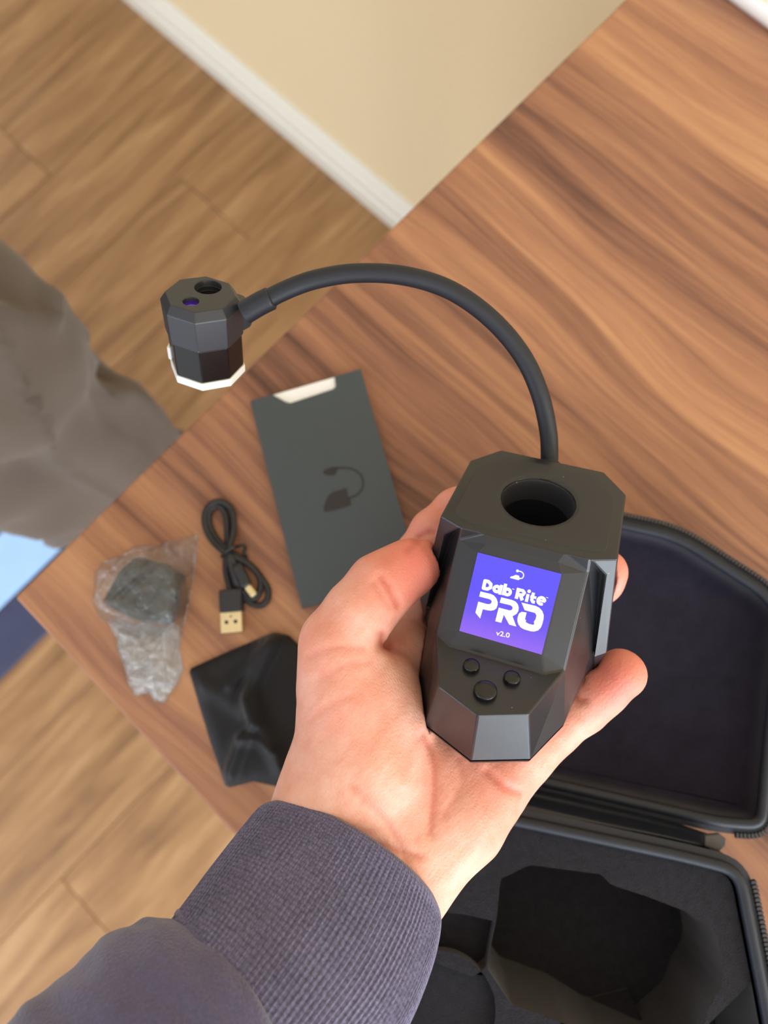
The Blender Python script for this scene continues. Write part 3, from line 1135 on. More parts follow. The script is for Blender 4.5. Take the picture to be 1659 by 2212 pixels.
disc_in_head('sensor_window', h2, 2.7, -1.6, MAT['lens'])
disc_in_head('camera_lens', h1, 3.3, -6.3, MAT['lens2'])
for zz_ in (-2.4, -4.2):
    ring_path = [head2dev((h1[0] + 4.75 * math.cos(2 * math.pi * i / 24), h1[1] + 4.75 * math.sin(2 * math.pi * i / 24), zz_)) for i in range(24)]
    v, f = tube(ring_path, 0.28, 6, True)
    dm('lens_ring', v, f, MAT['gloss'], head, True)

# gooseneck: leaves the back of the housing, rises and arches over to the head
neck_px = [(1186, 1010, 271), (1187, 985, 270), (1184, 930, 267), (1166, 850, 262), (1128, 768, 258), (1062, 690, 254), (975, 628, 251), (875, 596, 249.5), (770, 590, 250), (680, 604, 251.5), (610, 630, 253), (565, 655, 254.5)]
neck = [cam2dev(*p) for p in neck_px]
start = [np.array([0.0, 26.0, 40.0]), np.array([0.0, 33.0, 42.0]), np.array([0.5, 38.5, 48.0])]
path = catmull([*start] + neck, 8)
v, f = tube(path, 3.35, 20)
gn = dm('gooseneck', v, f, MAT['rubber'], dev, True)
tag(gn, 'curved black rubber gooseneck')
# collar and boss where it meets the head
cp_ = catmull([cam2dev(588, 643, 253.6), cam2dev(560, 657, 254.6), cam2dev(528, 676, 256)], 8)
v, f = tube(cp_, [3.4] + [4.15] * (len(cp_) - 1), 20)
o = dm('collar', v, f, MAT['rubber'], gn, True); smooth_by_angle(o, 50)
bang = PH + 2.5 * math.pi / 4
b0_ = np.array([math.cos(bang), math.sin(bang)]); b1_ = np.array([-b0_[1], b0_[0]])
loops = []
for r_, hw_, z0_, z1_ in ((11.5, 5.6, -ZC - 0.3, -ZC - HMID + 0.4), (16.6, 4.2, -ZC - 2.2, -ZC - HMID + 1.6), (17.6, 3.2, -ZC - 3.2, -ZC - HMID + 2.6)):
    loops.append([head2dev((*(b0_ * r_ + b1_ * s1 * hw_), z)) for s1, z in ((-1, z0_), (1, z0_), (1, z1_), (-1, z1_))])
vs = [p for l in loops for p in l]; fs = []
for a in range(2):
    for i in range(4):
        j = (i + 1) % 4
        fs.append((a * 4 + i, a * 4 + j, (a + 1) * 4 + j, (a + 1) * 4 + i))
fs += [(0, 1, 2, 3), (8, 9, 10, 11)]
o = dm('neck_mount', vs, fs, MAT['headshell'], head); bevel(o, 0.0004, 2, 20)

# ------------------------------------------------------------------ the person's hand and sleeve
def cpt(px, py, d):
    return np.array([(px - 829.5) / F * d, (py - 1106.0) / F * d, d])


VOX = 1.0
lo = np.array([-52.0, -12.0, 200.0]); hi = np.array([108.0, 190.0, 326.0])
dims = np.ceil((hi - lo) / VOX).astype(int) + 1
gx = (lo[0] + VOX * np.arange(dims[0])).astype(np.float32)
gy = (lo[1] + VOX * np.arange(dims[1])).astype(np.float32)
gz = (lo[2] + VOX * np.arange(dims[2])).astype(np.float32)


def smin(a, b, k):
    h = np.clip(0.5 + 0.5 * (b - a) / k, 0, 1)
    return b * (1 - h) + a * h - k * h * (1 - h)


def add_cone(D, p, q, ra, rb, k, scale=None):
    """smooth union with a round cone from p to q"""
    p = np.array(p, np.float32); q = np.array(q, np.float32)
    R_ = max(ra, rb) + k + 3
    mn = np.minimum(p, q) - R_; mx = np.maximum(p, q) + R_
    i0 = np.maximum(((mn - lo) / VOX).astype(int), 0); i1 = np.minimum(((mx - lo) / VOX).astype(int) + 1, dims)
    if np.any(i1 <= i0): return
    sl = tuple(slice(a, b) for a, b in zip(i0, i1))
    X = gx[sl[0]][:, None, None] - p[0]; Y = gy[sl[1]][None, :, None] - p[1]; Z = gz[sl[2]][None, None, :] - p[2]
    d = q - p; L2 = float(d.dot(d)) + 1e-9
    t = np.clip((X * d[0] + Y * d[1] + Z * d[2]) / L2, 0, 1)
    dist = np.sqrt((X - t * d[0]) ** 2 + (Y - t * d[1]) ** 2 + (Z - t * d[2]) ** 2) - (ra + (rb - ra) * t)
    D[sl] = smin(D[sl], dist, k)


def chain(D, pts, k):
    for (a, ra), (b_, rb) in zip(pts[:-1], pts[1:]):
        add_cone(D, cpt(*a), cpt(*b_), ra, rb, k)


BIG = 40.0
palm = np.full(dims, BIG, np.float32)
K = 7.0
# wrist and forearm stub (runs down inside the cuff)
chain(palm, [((690, 1905, 246), 13), ((703, 1770, 248), 18.5), ((735, 1700, 250), 20)], K)
chain(palm, [((765, 1985, 246), 14), ((788, 1850, 249), 19), ((830, 1760, 253), 20)], K)
chain(palm, [((840, 2020, 248), 13), ((858, 1892, 249), 18), ((900, 1830, 254), 19)], K)
# thenar mass
chain(palm, [((735, 1700, 250), 19), ((772, 1610, 251), 20.5), ((757, 1500, 251), 17.5), ((742, 1440, 251), 15)], K)
chain(palm, [((800, 1650, 250), 20), ((840, 1560, 254), 15), ((828, 1480, 256), 12)], K)
# hypothenar edge
chain(palm, [((870, 1850, 250), 18.5), ((980, 1745, 259), 19.5), ((1050, 1680, 264), 15), ((1110, 1630, 266), 13)], K)
# hollow of the palm
chain(palm, [((830, 1780, 253), 20), ((905, 1680, 262), 19), ((985, 1600, 273), 18)], K)
chain(palm, [((905, 1680, 262), 19), ((930, 1560, 282), 17), ((920, 1450, 296), 14)], K)
chain(palm, [((985, 1600, 272), 18), ((1000, 1500, 291), 15), ((1010, 1420, 303), 13)], K)
chain(palm, [((985, 1600, 272), 18), ((1070, 1540, 283), 14), ((1100, 1480, 292), 12)], K)
chain(palm, [((1010, 1660, 264), 17), ((1110, 1600, 270), 13)], K)
# web between thumb and index
chain(palm, [((800, 1500, 258), 13), ((862, 1420, 276), 13), ((905, 1400, 290), 12)], K)
thumb = np.full(dims, BIG, np.float32)
chain(thumb, [((750, 1465, 251), 15.5), ((733, 1392, 250), 13.4), ((778, 1322, 250), 12.0), ((824, 1268, 252), 11.6), ((862, 1240, 255), 10.2), ((893, 1222, 257), 9.6), ((902, 1217, 258), 8.6)], 4.0)
index = np.full(dims, BIG, np.float32)
chain(index, [((900, 1420, 294), 12.5), ((893, 1300, 290), 11.0), ((908, 1205, 287), 10.2), ((940, 1150, 287), 9.6), ((985, 1105, 290), 9.0), ((1040, 1075, 297), 8.4), ((1075, 1065, 302), 7.6)], 3.5)
middle = np.full(dims, BIG, np.float32)
chain(middle, [((1000, 1440, 302), 12), ((1080, 1330, 309), 10.5), ((1165, 1250, 311), 9.8), ((1230, 1195, 310), 9.0), ((1270, 1165, 308), 8.2)], 3.5)
ring = np.full(dims, BIG, np.float32)
chain(ring, [((1060, 1490, 296), 12), ((1160, 1380, 298), 10.3), ((1250, 1300, 296), 9.6), ((1296, 1252, 288), 8.8), ((1310, 1233, 284), 8.3)], 3.5)
pinky = np.full(dims, BIG, np.float32)
chain(pinky, [((1105, 1625, 267), 12.5), ((1185, 1570, 270), 11.2), ((1255, 1522, 270), 10.3), ((1295, 1490, 266), 9.6), ((1341, 1456, 261), 9.2)], 3.5)
D = smin(palm, thumb, 5.0)
fing = np.minimum(np.minimum(smin(index, np.full(1, 60, np.float32), 1), middle), np.minimum(ring, pinky))
D = smin(D, pinky, 6.0)
D = smin(D, np.minimum(np.minimum(middle, ring), index), 3.0)

# skin folds: thin grooves drawn where the photograph shows them
XX = gx[:, None, None]; YY = gy[None, :, None]; ZZ = gz[None, None, :]


def groove(pts, amp, w, dmax=275.0, acc=None):
    global D
    P = [cpt(x, y, 238.0)[:2] / 238.0 for x, y in pts]
    P = catmull(P, 4)
    i1 = min(int((dmax - lo[2]) / VOX), dims[2])
    zs = ZZ[:, :, :i1]
    U = XX / zs; Vv = YY / zs
    best = np.full(U.shape if U.shape[1] > 1 else (dims[0], dims[1], i1), 9e9, np.float32)
    for a, b_ in zip(P[:-1], P[1:]):
        d = b_ - a; L2 = d.dot(d) + 1e-12
        t = np.clip(((U - a[0]) * d[0] + (Vv - a[1]) * d[1]) / L2, 0, 1)
        best = np.minimum(best, (U - a[0] - t * d[0]) ** 2 + (Vv - a[1] - t * d[1]) ** 2)
    best = np.sqrt(best) * zs
    D[:, :, :i1] += amp * np.exp(-(best / w) ** 2)


CREASES = [([(822, 1248), (838, 1272), (858, 1308)], 1.4, 1.5), ([(808, 1262), (824, 1290), (838, 1312)], 0.5, 1.2), ([(824, 1368), (822, 1392), (842, 1400)], 1.8, 1.7),
           ([(718, 1800), (780, 1812), (860, 1838), (905, 1850)], 0.8, 1.3), ([(690, 1760), (750, 1790), (800, 1796)], 0.5, 1.2), ([(760, 1700), (840, 1780), (880, 1860)], 0.5, 1.2), ([(800, 1870), (860, 1880), (900, 1905)], 0.6, 1.3),
           ([(1236, 1496), (1250, 1512), (1262, 1512)], 1.1, 1.4), ([(905, 1160), (925, 1150), (938, 1150)], 1.3, 1.3), ([(880, 1190), (900, 1172)], 0.6, 1.2),
           ([(1052, 1668), (1090, 1700), (1120, 1712)], 0.9, 1.4), ([(915, 1590), (936, 1640), (938, 1700), (930, 1800)], 0.8, 1.8), ([(990, 1640), (1000, 1690), (960, 1760)], 0.45, 1.3),
           ([(668, 1420), (720, 1400), (780, 1400)], 0.45, 1.4), ([(690, 1470), (740, 1440), (800, 1430)], 0.35, 1.3), ([(668, 1560), (720, 1520), (780, 1500)], 0.3, 1.3)]
for pts_, amp_, w_ in CREASES:
    groove(pts_, amp_, w_, 290.0)

# nothing of the hand goes through the device: press the flesh against its hull
def hull_planes(pts):
    bmh = bmesh.new()
    for p in pts: bmh.verts.new(p)
    bmesh.ops.convex_hull(bmh, input=bmh.verts)
    out = []
    cen = np.mean(np.array(pts), axis=0)
    for f_ in bmh.faces:
        n_ = np.array(f_.normal); 
        if np.linalg.norm(n_) < 0.5: continue
        o_ = np.array(f_.verts[0].co)
        if n_.dot(o_ - cen) < 0: n_ = -n_
        out.append((n_, n_.dot(o_)))
    bmh.free()
    return out


def carve(pts_dev, margin):
    global D
    pts = [DR @ np.array(p, float) + DT for p in pts_dev]
    pts = np.array(pts)
    mn = pts.min(0) - 4; mx = pts.max(0) + 4
    i0 = np.maximum(((mn - lo) / VOX).astype(int), 0); i1 = np.minimum(((mx - lo) / VOX).astype(int) + 1, dims)
    sl = tuple(slice(a, b) for a, b in zip(i0, i1))
    S = None
    seen = []
    for n_, d_ in hull_planes(pts.tolist()):
        if any(abs(d_ - dd_) < 1e-3 and n_.dot(nn_) > 0.9999 for nn_, dd_ in seen): continue
        seen.append((n_, d_))
        s_ = gx[sl[0]][:, None, None] * n_[0] + gy[sl[1]][None, :, None] * n_[1] + gz[sl[2]][None, None, :] * n_[2] - d_
        S = s_ if S is None else np.maximum(S, s_)
    D[sl] = np.maximum(D[sl], (margin - S).astype(np.float32))


KB = [V[k + s] for k in ('tb', 'tc', 'tf', 'tg', 'fi', 'fo', 'bs', 'bb', 'H0', 'I0', 'J0') for s in 'LR']
KN = [V[k + s] for k in ('bt', 'bo', 'A', 'A0', 'D0', 'G0') for s in 'LR'] + [V['B'], V['B0']]
fl_ = lambda L: L + [(x, y, 0.3) for x, y, z in L if z < 3]
carve(fl_(KB), 0.35)
carve(fl_(KN), 0.35)


def surface_nets(D):
    ins = D < 0
    nx, ny, nz = D.shape
    c = [(i, j, k) for i in (0, 1) for j in (0, 1) for k in (0, 1)]
    cnt = sum(ins[i:nx - 1 + i, j:ny - 1 + j, k:nz - 1 + k].astype(np.int8) for i, j, k in c)
    act = (cnt > 0) & (cnt < 8)
    idx = np.argwhere(act)
    vid = np.full(act.shape, -1, np.int64); vid[act] = np.arange(len(idx))
    corner_v = np.stack([D[idx[:, 0] + i, idx[:, 1] + j, idx[:, 2] + k] for i, j, k in c], 1)
    acc = np.zeros((len(idx), 3)); num = np.zeros(len(idx))
    for a in range(8):
        for b_ in range(a + 1, 8):
            da = np.array(c[b_]) - np.array(c[a])
            if np.abs(da).sum() != 1: continue
            va, vb = corner_v[:, a], corner_v[:, b_]
            cr = (va < 0) != (vb < 0)
            t = np.where(cr, va / np.where(va - vb == 0, 1, va - vb), 0)
            pos = np.array(c[a])[None, :] + t[:, None] * da[None, :]
            acc += np.where(cr[:, None], pos, 0); num += cr
    verts = idx + acc / num[:, None]
    faces = []
    for ax in range(3):
        o1, o2 = [(1, 2), (2, 0), (0, 1)][ax]
        s0 = [slice(None)] * 3; s1 = [slice(None)] * 3
        s0[ax] = slice(0, -1); s1[ax] = slice(1, None)
        a = ins[tuple(s0)]; b_ = ins[tuple(s1)]
        e = np.argwhere(a != b_)
        fl = a[tuple(e.T)]
        ok = (e[:, o1] > 0) & (e[:, o2] > 0) & (e[:, o1] < D.shape[o1] - 1) & (e[:, o2] < D.shape[o2] - 1)
        e = e[ok]; fl = fl[ok]
        def g(d1, d2):
            q = e.copy(); q[:, o1] -= d1; q[:, o2] -= d2
            return vid[q[:, 0], q[:, 1], q[:, 2]]
        quad = np.stack([g(1, 1), g(0, 1), g(0, 0), g(1, 0)], 1)
        quad[~fl] = quad[~fl][:, ::-1]
        faces.append(quad)
    return verts, np.concatenate(faces)


hv_, hf_ = surface_nets(D)
hv_ = lo + hv_ * VOX


def relax(vs, fs, it, lam=0.5):
    e = np.concatenate([fs[:, [0, 1]], fs[:, [1, 2]], fs[:, [2, 3]], fs[:, [3, 0]]])
    e = np.concatenate([e, e[:, ::-1]])
    cnt = np.bincount(e[:, 0], minlength=len(vs))[:, None]
    for i in range(it):
        for l_ in (lam, -lam * 0.92):
            av = np.stack([np.bincount(e[:, 0], weights=vs[e[:, 1], k], minlength=len(vs)) for k in range(3)], 1) / np.maximum(cnt, 1)
            vs = vs + l_ * (av - vs)
    return vs


hv_ = relax(hv_, hf_, 6)
_c = hv_.mean(0)
_q = hv_ / 11.0
hv_ = hv_ + np.stack([np.array([mnoise.noise(Vector((float(a), float(b_), float(c) + o_))) for a, b_, c in _q]) for o_ in (0.0, 17.0, 31.0)], 1) * 0.35


def seg_dist(pts, P3):
    best = np.full(len(pts), 1e9)
    for a, b_ in zip(P3[:-1], P3[1:]):
        d = b_ - a; t = np.clip(((pts - a) @ d) / (d @ d + 1e-9), 0, 1)
        best = np.minimum(best, np.linalg.norm(pts - a - t[:, None] * d, axis=1))
    return best


blush = np.zeros(len(hv_)); crease = np.zeros(len(hv_))
for c_, r_, s_ in ((cpt(905, 1215, 250), 22, 0.75), (cpt(870, 1260, 250), 14, 0.5), (cpt(1330, 1455, 255), 17, 0.75), (cpt(1320, 1235, 284), 14, 0.6), (cpt(930, 1120, 284), 22, 0.45),
                   (cpt(700, 1400, 240), 20, 0.2), (cpt(1060, 1670, 252), 16, 0.5), (cpt(930, 1700, 245), 16, 0.3), (cpt(1215, 1560, 262), 12, 0.25), (cpt(840, 1380, 255), 9, 0.5), (cpt(760, 1540, 236), 14, 0.25)):
    blush = np.maximum(blush, s_ * np.exp(-(np.linalg.norm(hv_ - c_, axis=1) / r_) ** 2))
UVp = hv_[:, :2] / hv_[:, 2:3]
for pts_, amp_, w_ in CREASES:
    P2 = catmull([cpt(x, y, 238.0)[:2] / 238.0 for x, y in pts_], 4)
    dd = seg_dist(np.column_stack([UVp, np.zeros(len(UVp))]), [np.array([p[0], p[1], 0]) for p in P2]) * hv_[:, 2]
    crease = np.maximum(crease, np.where(hv_[:, 2] < 292, min(1, amp_) * 0.55 * np.exp(-(dd / 1.1) ** 2), 0))
hw_ = CAM + (hv_ @ MW.T) * 0.001
wrist_w = CAM + MW @ cpt(790, 1840, 248) * 0.001
person = empty('person', CAM + MW @ cpt(545, 2212, 205) * 0.001, 'forearm in a navy sweatshirt sleeve, open left hand holding the black device', 'person')
poff = np.array(person.location)
me = bpy.data.meshes.new('hand')
me.from_pydata((hw_ - poff).tolist(), [], hf_.tolist())
me.update()
for nm, arr in (('blush', blush), ('crease', crease)):
    at_ = me.attributes.new(nm, 'FLOAT', 'POINT')
    at_.data.foreach_set('value', arr.astype(np.float32))
for p in me.polygons: p.use_smooth = True
hand = link('hand', me, MAT['skin'], person)
print('hand verts', len(hw_))


def limb(name, secs, mat, rib=0, rows=50, seg=240, thick_=1.6, ribamp=0.35, wob=0.0, roll=True):
    """elliptical sleeve: secs = (centre, half-width vector, half-thickness vector); open ended with a turned edge"""
    C = catmull([s_[0] for s_ in secs], 12); A = catmull([s_[1] for s_ in secs], 12); B = catmull([s_[2] for s_ in secs], 12)
    C = np.array(C); A = np.array(A); B = np.array(B)
    s_ = np.linspace(0, len(C) - 1, rows)
    ip = lambda Q: np.stack([np.interp(s_, np.arange(len(Q)), Q[:, k]) for k in range(3)], 1)
    C, A, B = ip(C), ip(A), ip(B)
    th = np.linspace(0, 2 * np.pi, seg, endpoint=False)
    vs = []
    uv = []
    rows_ = []
    for i in range(rows):
        la, lb = np.linalg.norm(A[i]), np.linalg.norm(B[i])
        ed = 1.0
        if roll and i < 3: ed = (0.962, 0.985, 0.997)[i]
        f = np.full(seg, ed)
        if rib:
            f = f + ribamp * min(1.0, max(0, i - 1) / 4) * (np.cos(th * rib)) / ((la + lb) / 2)
        if wob:
            f = f + wob * np.array([mnoise.noise(Vector((math.cos(t) * 1.2, math.sin(t) * 1.2, i * 0.09))) for t in th]) + 0.4 * wob * np.array([mnoise.noise(Vector((math.cos(t) * 3, math.sin(t) * 3, i * 0.22 + 9))) for t in th])
        ring_ = C[i] + (np.cos(th) * f)[:, None] * A[i] + (np.sin(th) * f)[:, None] * B[i]
        rows_.append(ring_)
    inner = []
    for i in (0, 3, 8):
        f = 1 - thick_ * (1.0 if i else 1.2) / np.linalg.norm(B[i]) 
        inner.append(C[i] + (np.cos(th) * f)[:, None] * A[i] + (np.sin(th) * f)[:, None] * B[i])
    allr = inner[::-1] + rows_
    vs = np.concatenate(allr)
    fs = []
    nr = len(allr)
    for i in range(nr - 1):
        for k in range(seg):
            k2 = (k + 1) % seg
            fs.append((i * seg + k, i * seg + k2, (i + 1) * seg + k2, (i + 1) * seg + k))
    w_ = CAM + (vs @ MW.T) * 0.001
    o = mesh(name, w_, fs, mat, person, True, poff)
    uvl = o.data.uv_layers.new(name='UVMap')
    for pl in o.data.polygons:
        ks = [o.data.loops[l].vertex_index % seg for l in pl.loop_indices]
        wrap = max(ks) - min(ks) > seg / 2
        for l in pl.loop_indices:
            vi = o.data.loops[l].vertex_index
            k_, i_ = vi % seg, vi // seg
            uu = (k_ + (seg if wrap and k_ < seg / 2 else 0)) / seg
            uvl.data[l].uv = (uu, i_ / nr)
    return o


def section(l, r, d, dl=0.0, thick_=26.0, axis=None):
    """cross-section whose visible left and right edges are the two pixels, at depth d"""
    a = cpt(l[0], l[1], d + dl); b_ = cpt(r[0], r[1], d - dl)
    return (a + b_) / 2, (b_ - a) / 2, thick_


def build_secs(raw):
    cs_ = [r_[0] for r_ in raw]
    out = []
    for i, (c_, a_, t_) in enumerate(raw):
        ax = cs_[min(i + 1, len(cs_) - 1)] - cs_[max(i - 1, 0)]
        ax /= np.linalg.norm(ax)
        a2 = a_ - ax * a_.dot(ax) * 0.6
        b_ = np.cross(ax, a2); b_ /= np.linalg.norm(b_)
        if b_[2] > 0: b_ = -b_
        out.append((c_, a2, b_ * t_))
    return out


cuff_raw = [section((576, 1722), (934, 2006), 246, thick_=29), section((515, 1800), (915, 2105), 236, thick_=28), section((430, 1905), (860, 2235), 222, thick_=27.5), section((350, 2008), (745, 2362), 208, thick_=26.5), section((300, 2070), (690, 2420), 203, thick_=25.5), section((250, 2140), (630, 2480), 199, thick_=24.5)]
cuff = limb('cuff', build_secs(cuff_raw), MAT['cuff'], rib=124, rows=64, seg=124 * 6, ribamp=0.30)
tag(cuff, 'ribbed knit cuff of the sleeve')
sl_raw = [section((322, 2026), (735, 2396), 208.5, thick_=26.2), section((296, 2026), (715, 2425), 207, thick_=30), section((215, 2040), (680, 2475), 201, thick_=34), section((110, 2125), (600, 2590), 194, thick_=37), section((-30, 2260), (500, 2780), 184, thick_=39), section((-260, 2500), (360, 3080), 170, thick_=40)]
sleeve = limb('sleeve', build_secs(sl_raw), MAT['sleeve'], rows=90, seg=200, wob=0.05, thick_=2.0)
tag(sleeve, 'soft fleece sleeve gathered above the cuff')
# seam roll between cuff and sleeve
sc_ = build_secs(sl_raw)
c_, a_, b_ = sc_[0]
ring_p = [CAM + MW @ (c_ + a_ * 1.035 * math.cos(t) + b_ * 1.10 * math.sin(t)) * 0.001 - poff for t in np.linspace(0, 2 * math.pi, 120, endpoint=False)]
v, f = tube(ring_p, 0.0021, 10, True)
mesh('seam', v, f, MAT['sleeve'], person, True)

# ------------------------------------------------------------------ charcoal sleeve with a white card in it
Z0 = TABLE + 0.0003
zs = Z0 + 0.0042
P2 = lambda px, py, z: tuple(at(px, py, z)[:2])
k0, k1, k3 = np.array(P2(540, 866, zs)), np.array(P2(779, 797, zs)), np.array(P2(652, 1314, zs))
k2_ = k1 + (k3 - k0)
cen = (k0 + k2_) / 2
cs_root = empty('card_sleeve', (cen[0], cen[1], TABLE), 'flat charcoal card sleeve with a dark printed emblem and a thumb notch', 'sleeve')
off = (cen[0], cen[1], TABLE)
K = lambda a, b_: k0 + (k1 - k0) * a + (k3 - k0) * b_
nl = [K(0.20, 0), K(0.30, 0.055), K(0.335, 0.066), K(0.72, 0.058), K(0.75, 0.050), K(0.765, 0)]
front = [K(0, 0)] + nl + [K(1, 0), K(1, 1), K(0, 1)]
v, f = prism([(p[0], p[1], zs) for p in front], [(p[0], p[1], zs - 0.0008) for p in front])
fr = mesh('front_panel', v, f, MAT['card'], cs_root, False, off)
back = [K(0, 0), K(1, 0), K(1, 1), K(0, 1)]
flat_prism('back_panel', back, Z0, Z0 + 0.0008, MAT['card'], cs_root, off)
for a0, a1, c0_, c1_ in ((0, 0.012, 0.0, 1), (0.988, 1, 0.0, 1), (0.012, 0.988, 0.99, 1)):
    flat_prism('side_fold', [K(a0, c0_), K(a1, c0_), K(a1, c1_), K(a0, c1_)], Z0 + 0.0008, zs - 0.0008, MAT['card'], cs_root, off)
ic = [K(0.03, 0.0), K(0.97, 0.0), K(0.97, 0.96), K(0.03, 0.96)]
ins_c = flat_prism('insert_card', [p - np.array(cen) for p in ic], Z0 + 0.0009, zs - 0.0010, MAT['paper'])
ins_c.location = (cen[0], cen[1], 0)
tag(ins_c, 'white card peeking out of the charcoal sleeve notch', 'card')
ZP = zs + 0.00012


def ink(polys):
    vs, fs = [], []
    for pl in polys:
        k = len(vs)
        for (x, y) in pl:
            q = at(520 + x / 3.95, 770 + y / 3.95, ZP)
            vs.append((q[0], q[1], ZP))
        fs.append([k + i for i in range(len(pl))])
    return mesh('printed_emblem', vs, fs, MAT['ink'], cs_root, False, off)


ink([[(708, 1290), (728, 1225), (752, 1180), (790, 1155), (905, 1120), (912, 1160), (918, 1195), (935, 1212), (945, 1268), (880, 1292), (765, 1322), (725, 1330), (705, 1310)],
     thick([(925, 1208), (985, 1185), (1030, 1140), (1046, 1085), (1030, 1020), (985, 978), (930, 955), (870, 950), (810, 955)], 18),
     [(698, 985), (712, 968), (740, 955), (780, 940), (818, 945), (822, 985), (800, 1015), (752, 1018), (712, 1005)]])

# ------------------------------------------------------------------ cable
cz = lambda x, y, h: at(420 + x / 6.91, 1060 + y / 6.91, TABLE + h)
cab_c = at(505, 1230, TABLE)
cable = empty('usb_cable', cab_c, 'short black charging cable coiled in a figure eight with a gold flat plug', 'cable')
coff = tuple(cab_c)
pth = [(555, 1530, 2.0), (515, 1400, 2.2), (475, 1230, 2.0), (470, 1030, 2.4), (495, 880, 3.6), (490, 650, 2), (478, 420, 1.6), (410, 262, 1.6), (300, 240, 1.6), (222, 340, 1.6), (228, 520, 1.6), (330, 715, 2), (480, 880, 4.4), (690, 1000, 3), (880, 1150, 2.4), (1020, 1330, 1.6), (1100, 1480, 1.6), (1080, 1640, 1.6), (970, 1715, 1.6), (830, 1670, 1.6), (700, 1540, 2.6), (600, 1340, 4.2), (520, 1050, 4.6), (510, 880, 6.2), (560, 700, 4.2), (590, 480, 3.2), (545, 270, 2.6), (400, 165, 2.4), (250, 200, 2.4), (160, 340, 2.6), (165, 540, 3), (270, 745, 3.8), (440, 905, 6.0), (640, 1010, 5.0), (830, 1120, 4.0), (960, 1270, 2.8), (990, 1420, 2.2), (930, 1570, 2.0), (850, 1610, 2.0), (720, 1500, 3.8), (610, 1300, 6.0), (530, 1080, 6.6), (520, 960, 6.6), (560, 1010, 6.6), (610, 1110, 5.6)]
pts = [cz(x, y, h * 0.001) for x, y, h in pth]
v, f = tube(catmull(pts, 8), 0.00175, 10)
cord = mesh('cord', v, f, MAT['cord'], cable, True, coff)
tie = catmull([cz(405, 985, 0.004), cz(450, 930, 0.0075), cz(520, 870, 0.0088), cz(590, 830, 0.0085), cz(640, 830, 0.004), cz(720, 815, 0.0022), cz(760, 850, 0.002), cz(740, 930, 0.0018), cz(790, 990, 0.0015)], 6)
v, f = tube(tie, 0.0009, 8)
mesh('twist_tie', v, f, MAT['cord'], cable, True, coff)


def obox(name, px0, px1, wid, z0, z1, mat, parent, off_, bev=0.0006, zref=None):
    """box lying on the table from pixel px0 to px1, width in metres"""
    zr = z1 if zref is None else zref
    a = np.array(at(px0[0], px0[1], TABLE + zr)[:2]); b_ = np.array(at(px1[0], px1[1], TABLE + zr)[:2])
    d = b_ - a; d /= np.linalg.norm(d); n_ = np.array([-d[1], d[0]]) * wid / 2
    o = flat_prism(name, [a + n_, b_ + n_, b_ - n_, a - n_], TABLE + z0, TABLE + z1, mat, parent, off_)
    bevel(o, bev, 3, 40)
    return o, a, b_, n_, d


plug, *_ = obox('usb_plug', (496, 1272), (498, 1322), 0.0122, 0.0006, 0.0078, MAT['cord'], cable, coff, 0.001)
shell_, a, b_, n_, d_ = obox('plug_shell', (498, 1321), (500, 1366), 0.0116, 0.0016, 0.0062, MAT['steel'], plug, coff, 0.0004)
tag(shell_, 'gold metal plug shell')
for s_ in (-1, 1):
    c = a + d_ * 0.0055 + n_ * s_ * 0.42
    h = 0.0009
    q = [c + d_ * h + n_ / 0.0058 * 0.0009, c + d_ * h - n_ / 0.0058 * 0.0009, c - d_ * h - n_ / 0.0058 * 0.0009, c - d_ * h + n_ / 0.0058 * 0.0009]
    flat_prism('plug_hole', q, TABLE + 0.0055, TABLE + 0.00628, MAT['dark'], plug, coff)
c = a + d_ * 0.0026
flat_prism('plug_mark', [c + np.array([math.cos(t), math.sin(t)]) * 0.0006 for t in np.linspace(0, 6.28, 10, endpoint=False)], TABLE + 0.0060, TABLE + 0.00626, MAT['tab'], plug, coff)
cpl, *_ = obox('usb_c_plug', (507, 1218), (532, 1266), 0.0062, 0.0040, 0.0088, MAT['cord'], cable, coff, 0.0018)
o, *_ = obox('plug_shell', (532, 1265), (549, 1287), 0.0040, 0.0050, 0.0078, MAT['steel'], cpl, coff, 0.0011)
tag(o, 'pale metal plug tip')


# ------------------------------------------------------------------ adapter in clear film
def inside(p, poly):
    x, y = p; c = False; n_ = len(poly)
    for i in range(n_):
        x1, y1 = poly[i]; x2, y2 = poly[i - 1]
        if (y1 > y) != (y2 > y) and x < (x2 - x1) * (y - y1) / (y2 - y1) + x1: c = not c
    return c


def edge_dist(p, poly):
    p = np.array(p); best = 9e9
    for i in range(len(poly)):
        a = np.array(poly[i - 1]); b_ = np.array(poly[i]); d = b_ - a
        t = min(1, max(0, (p - a).dot(d) / (d.dot(d) + 1e-12)))
        best = min(best, np.linalg.norm(p - a - t * d))
    return best


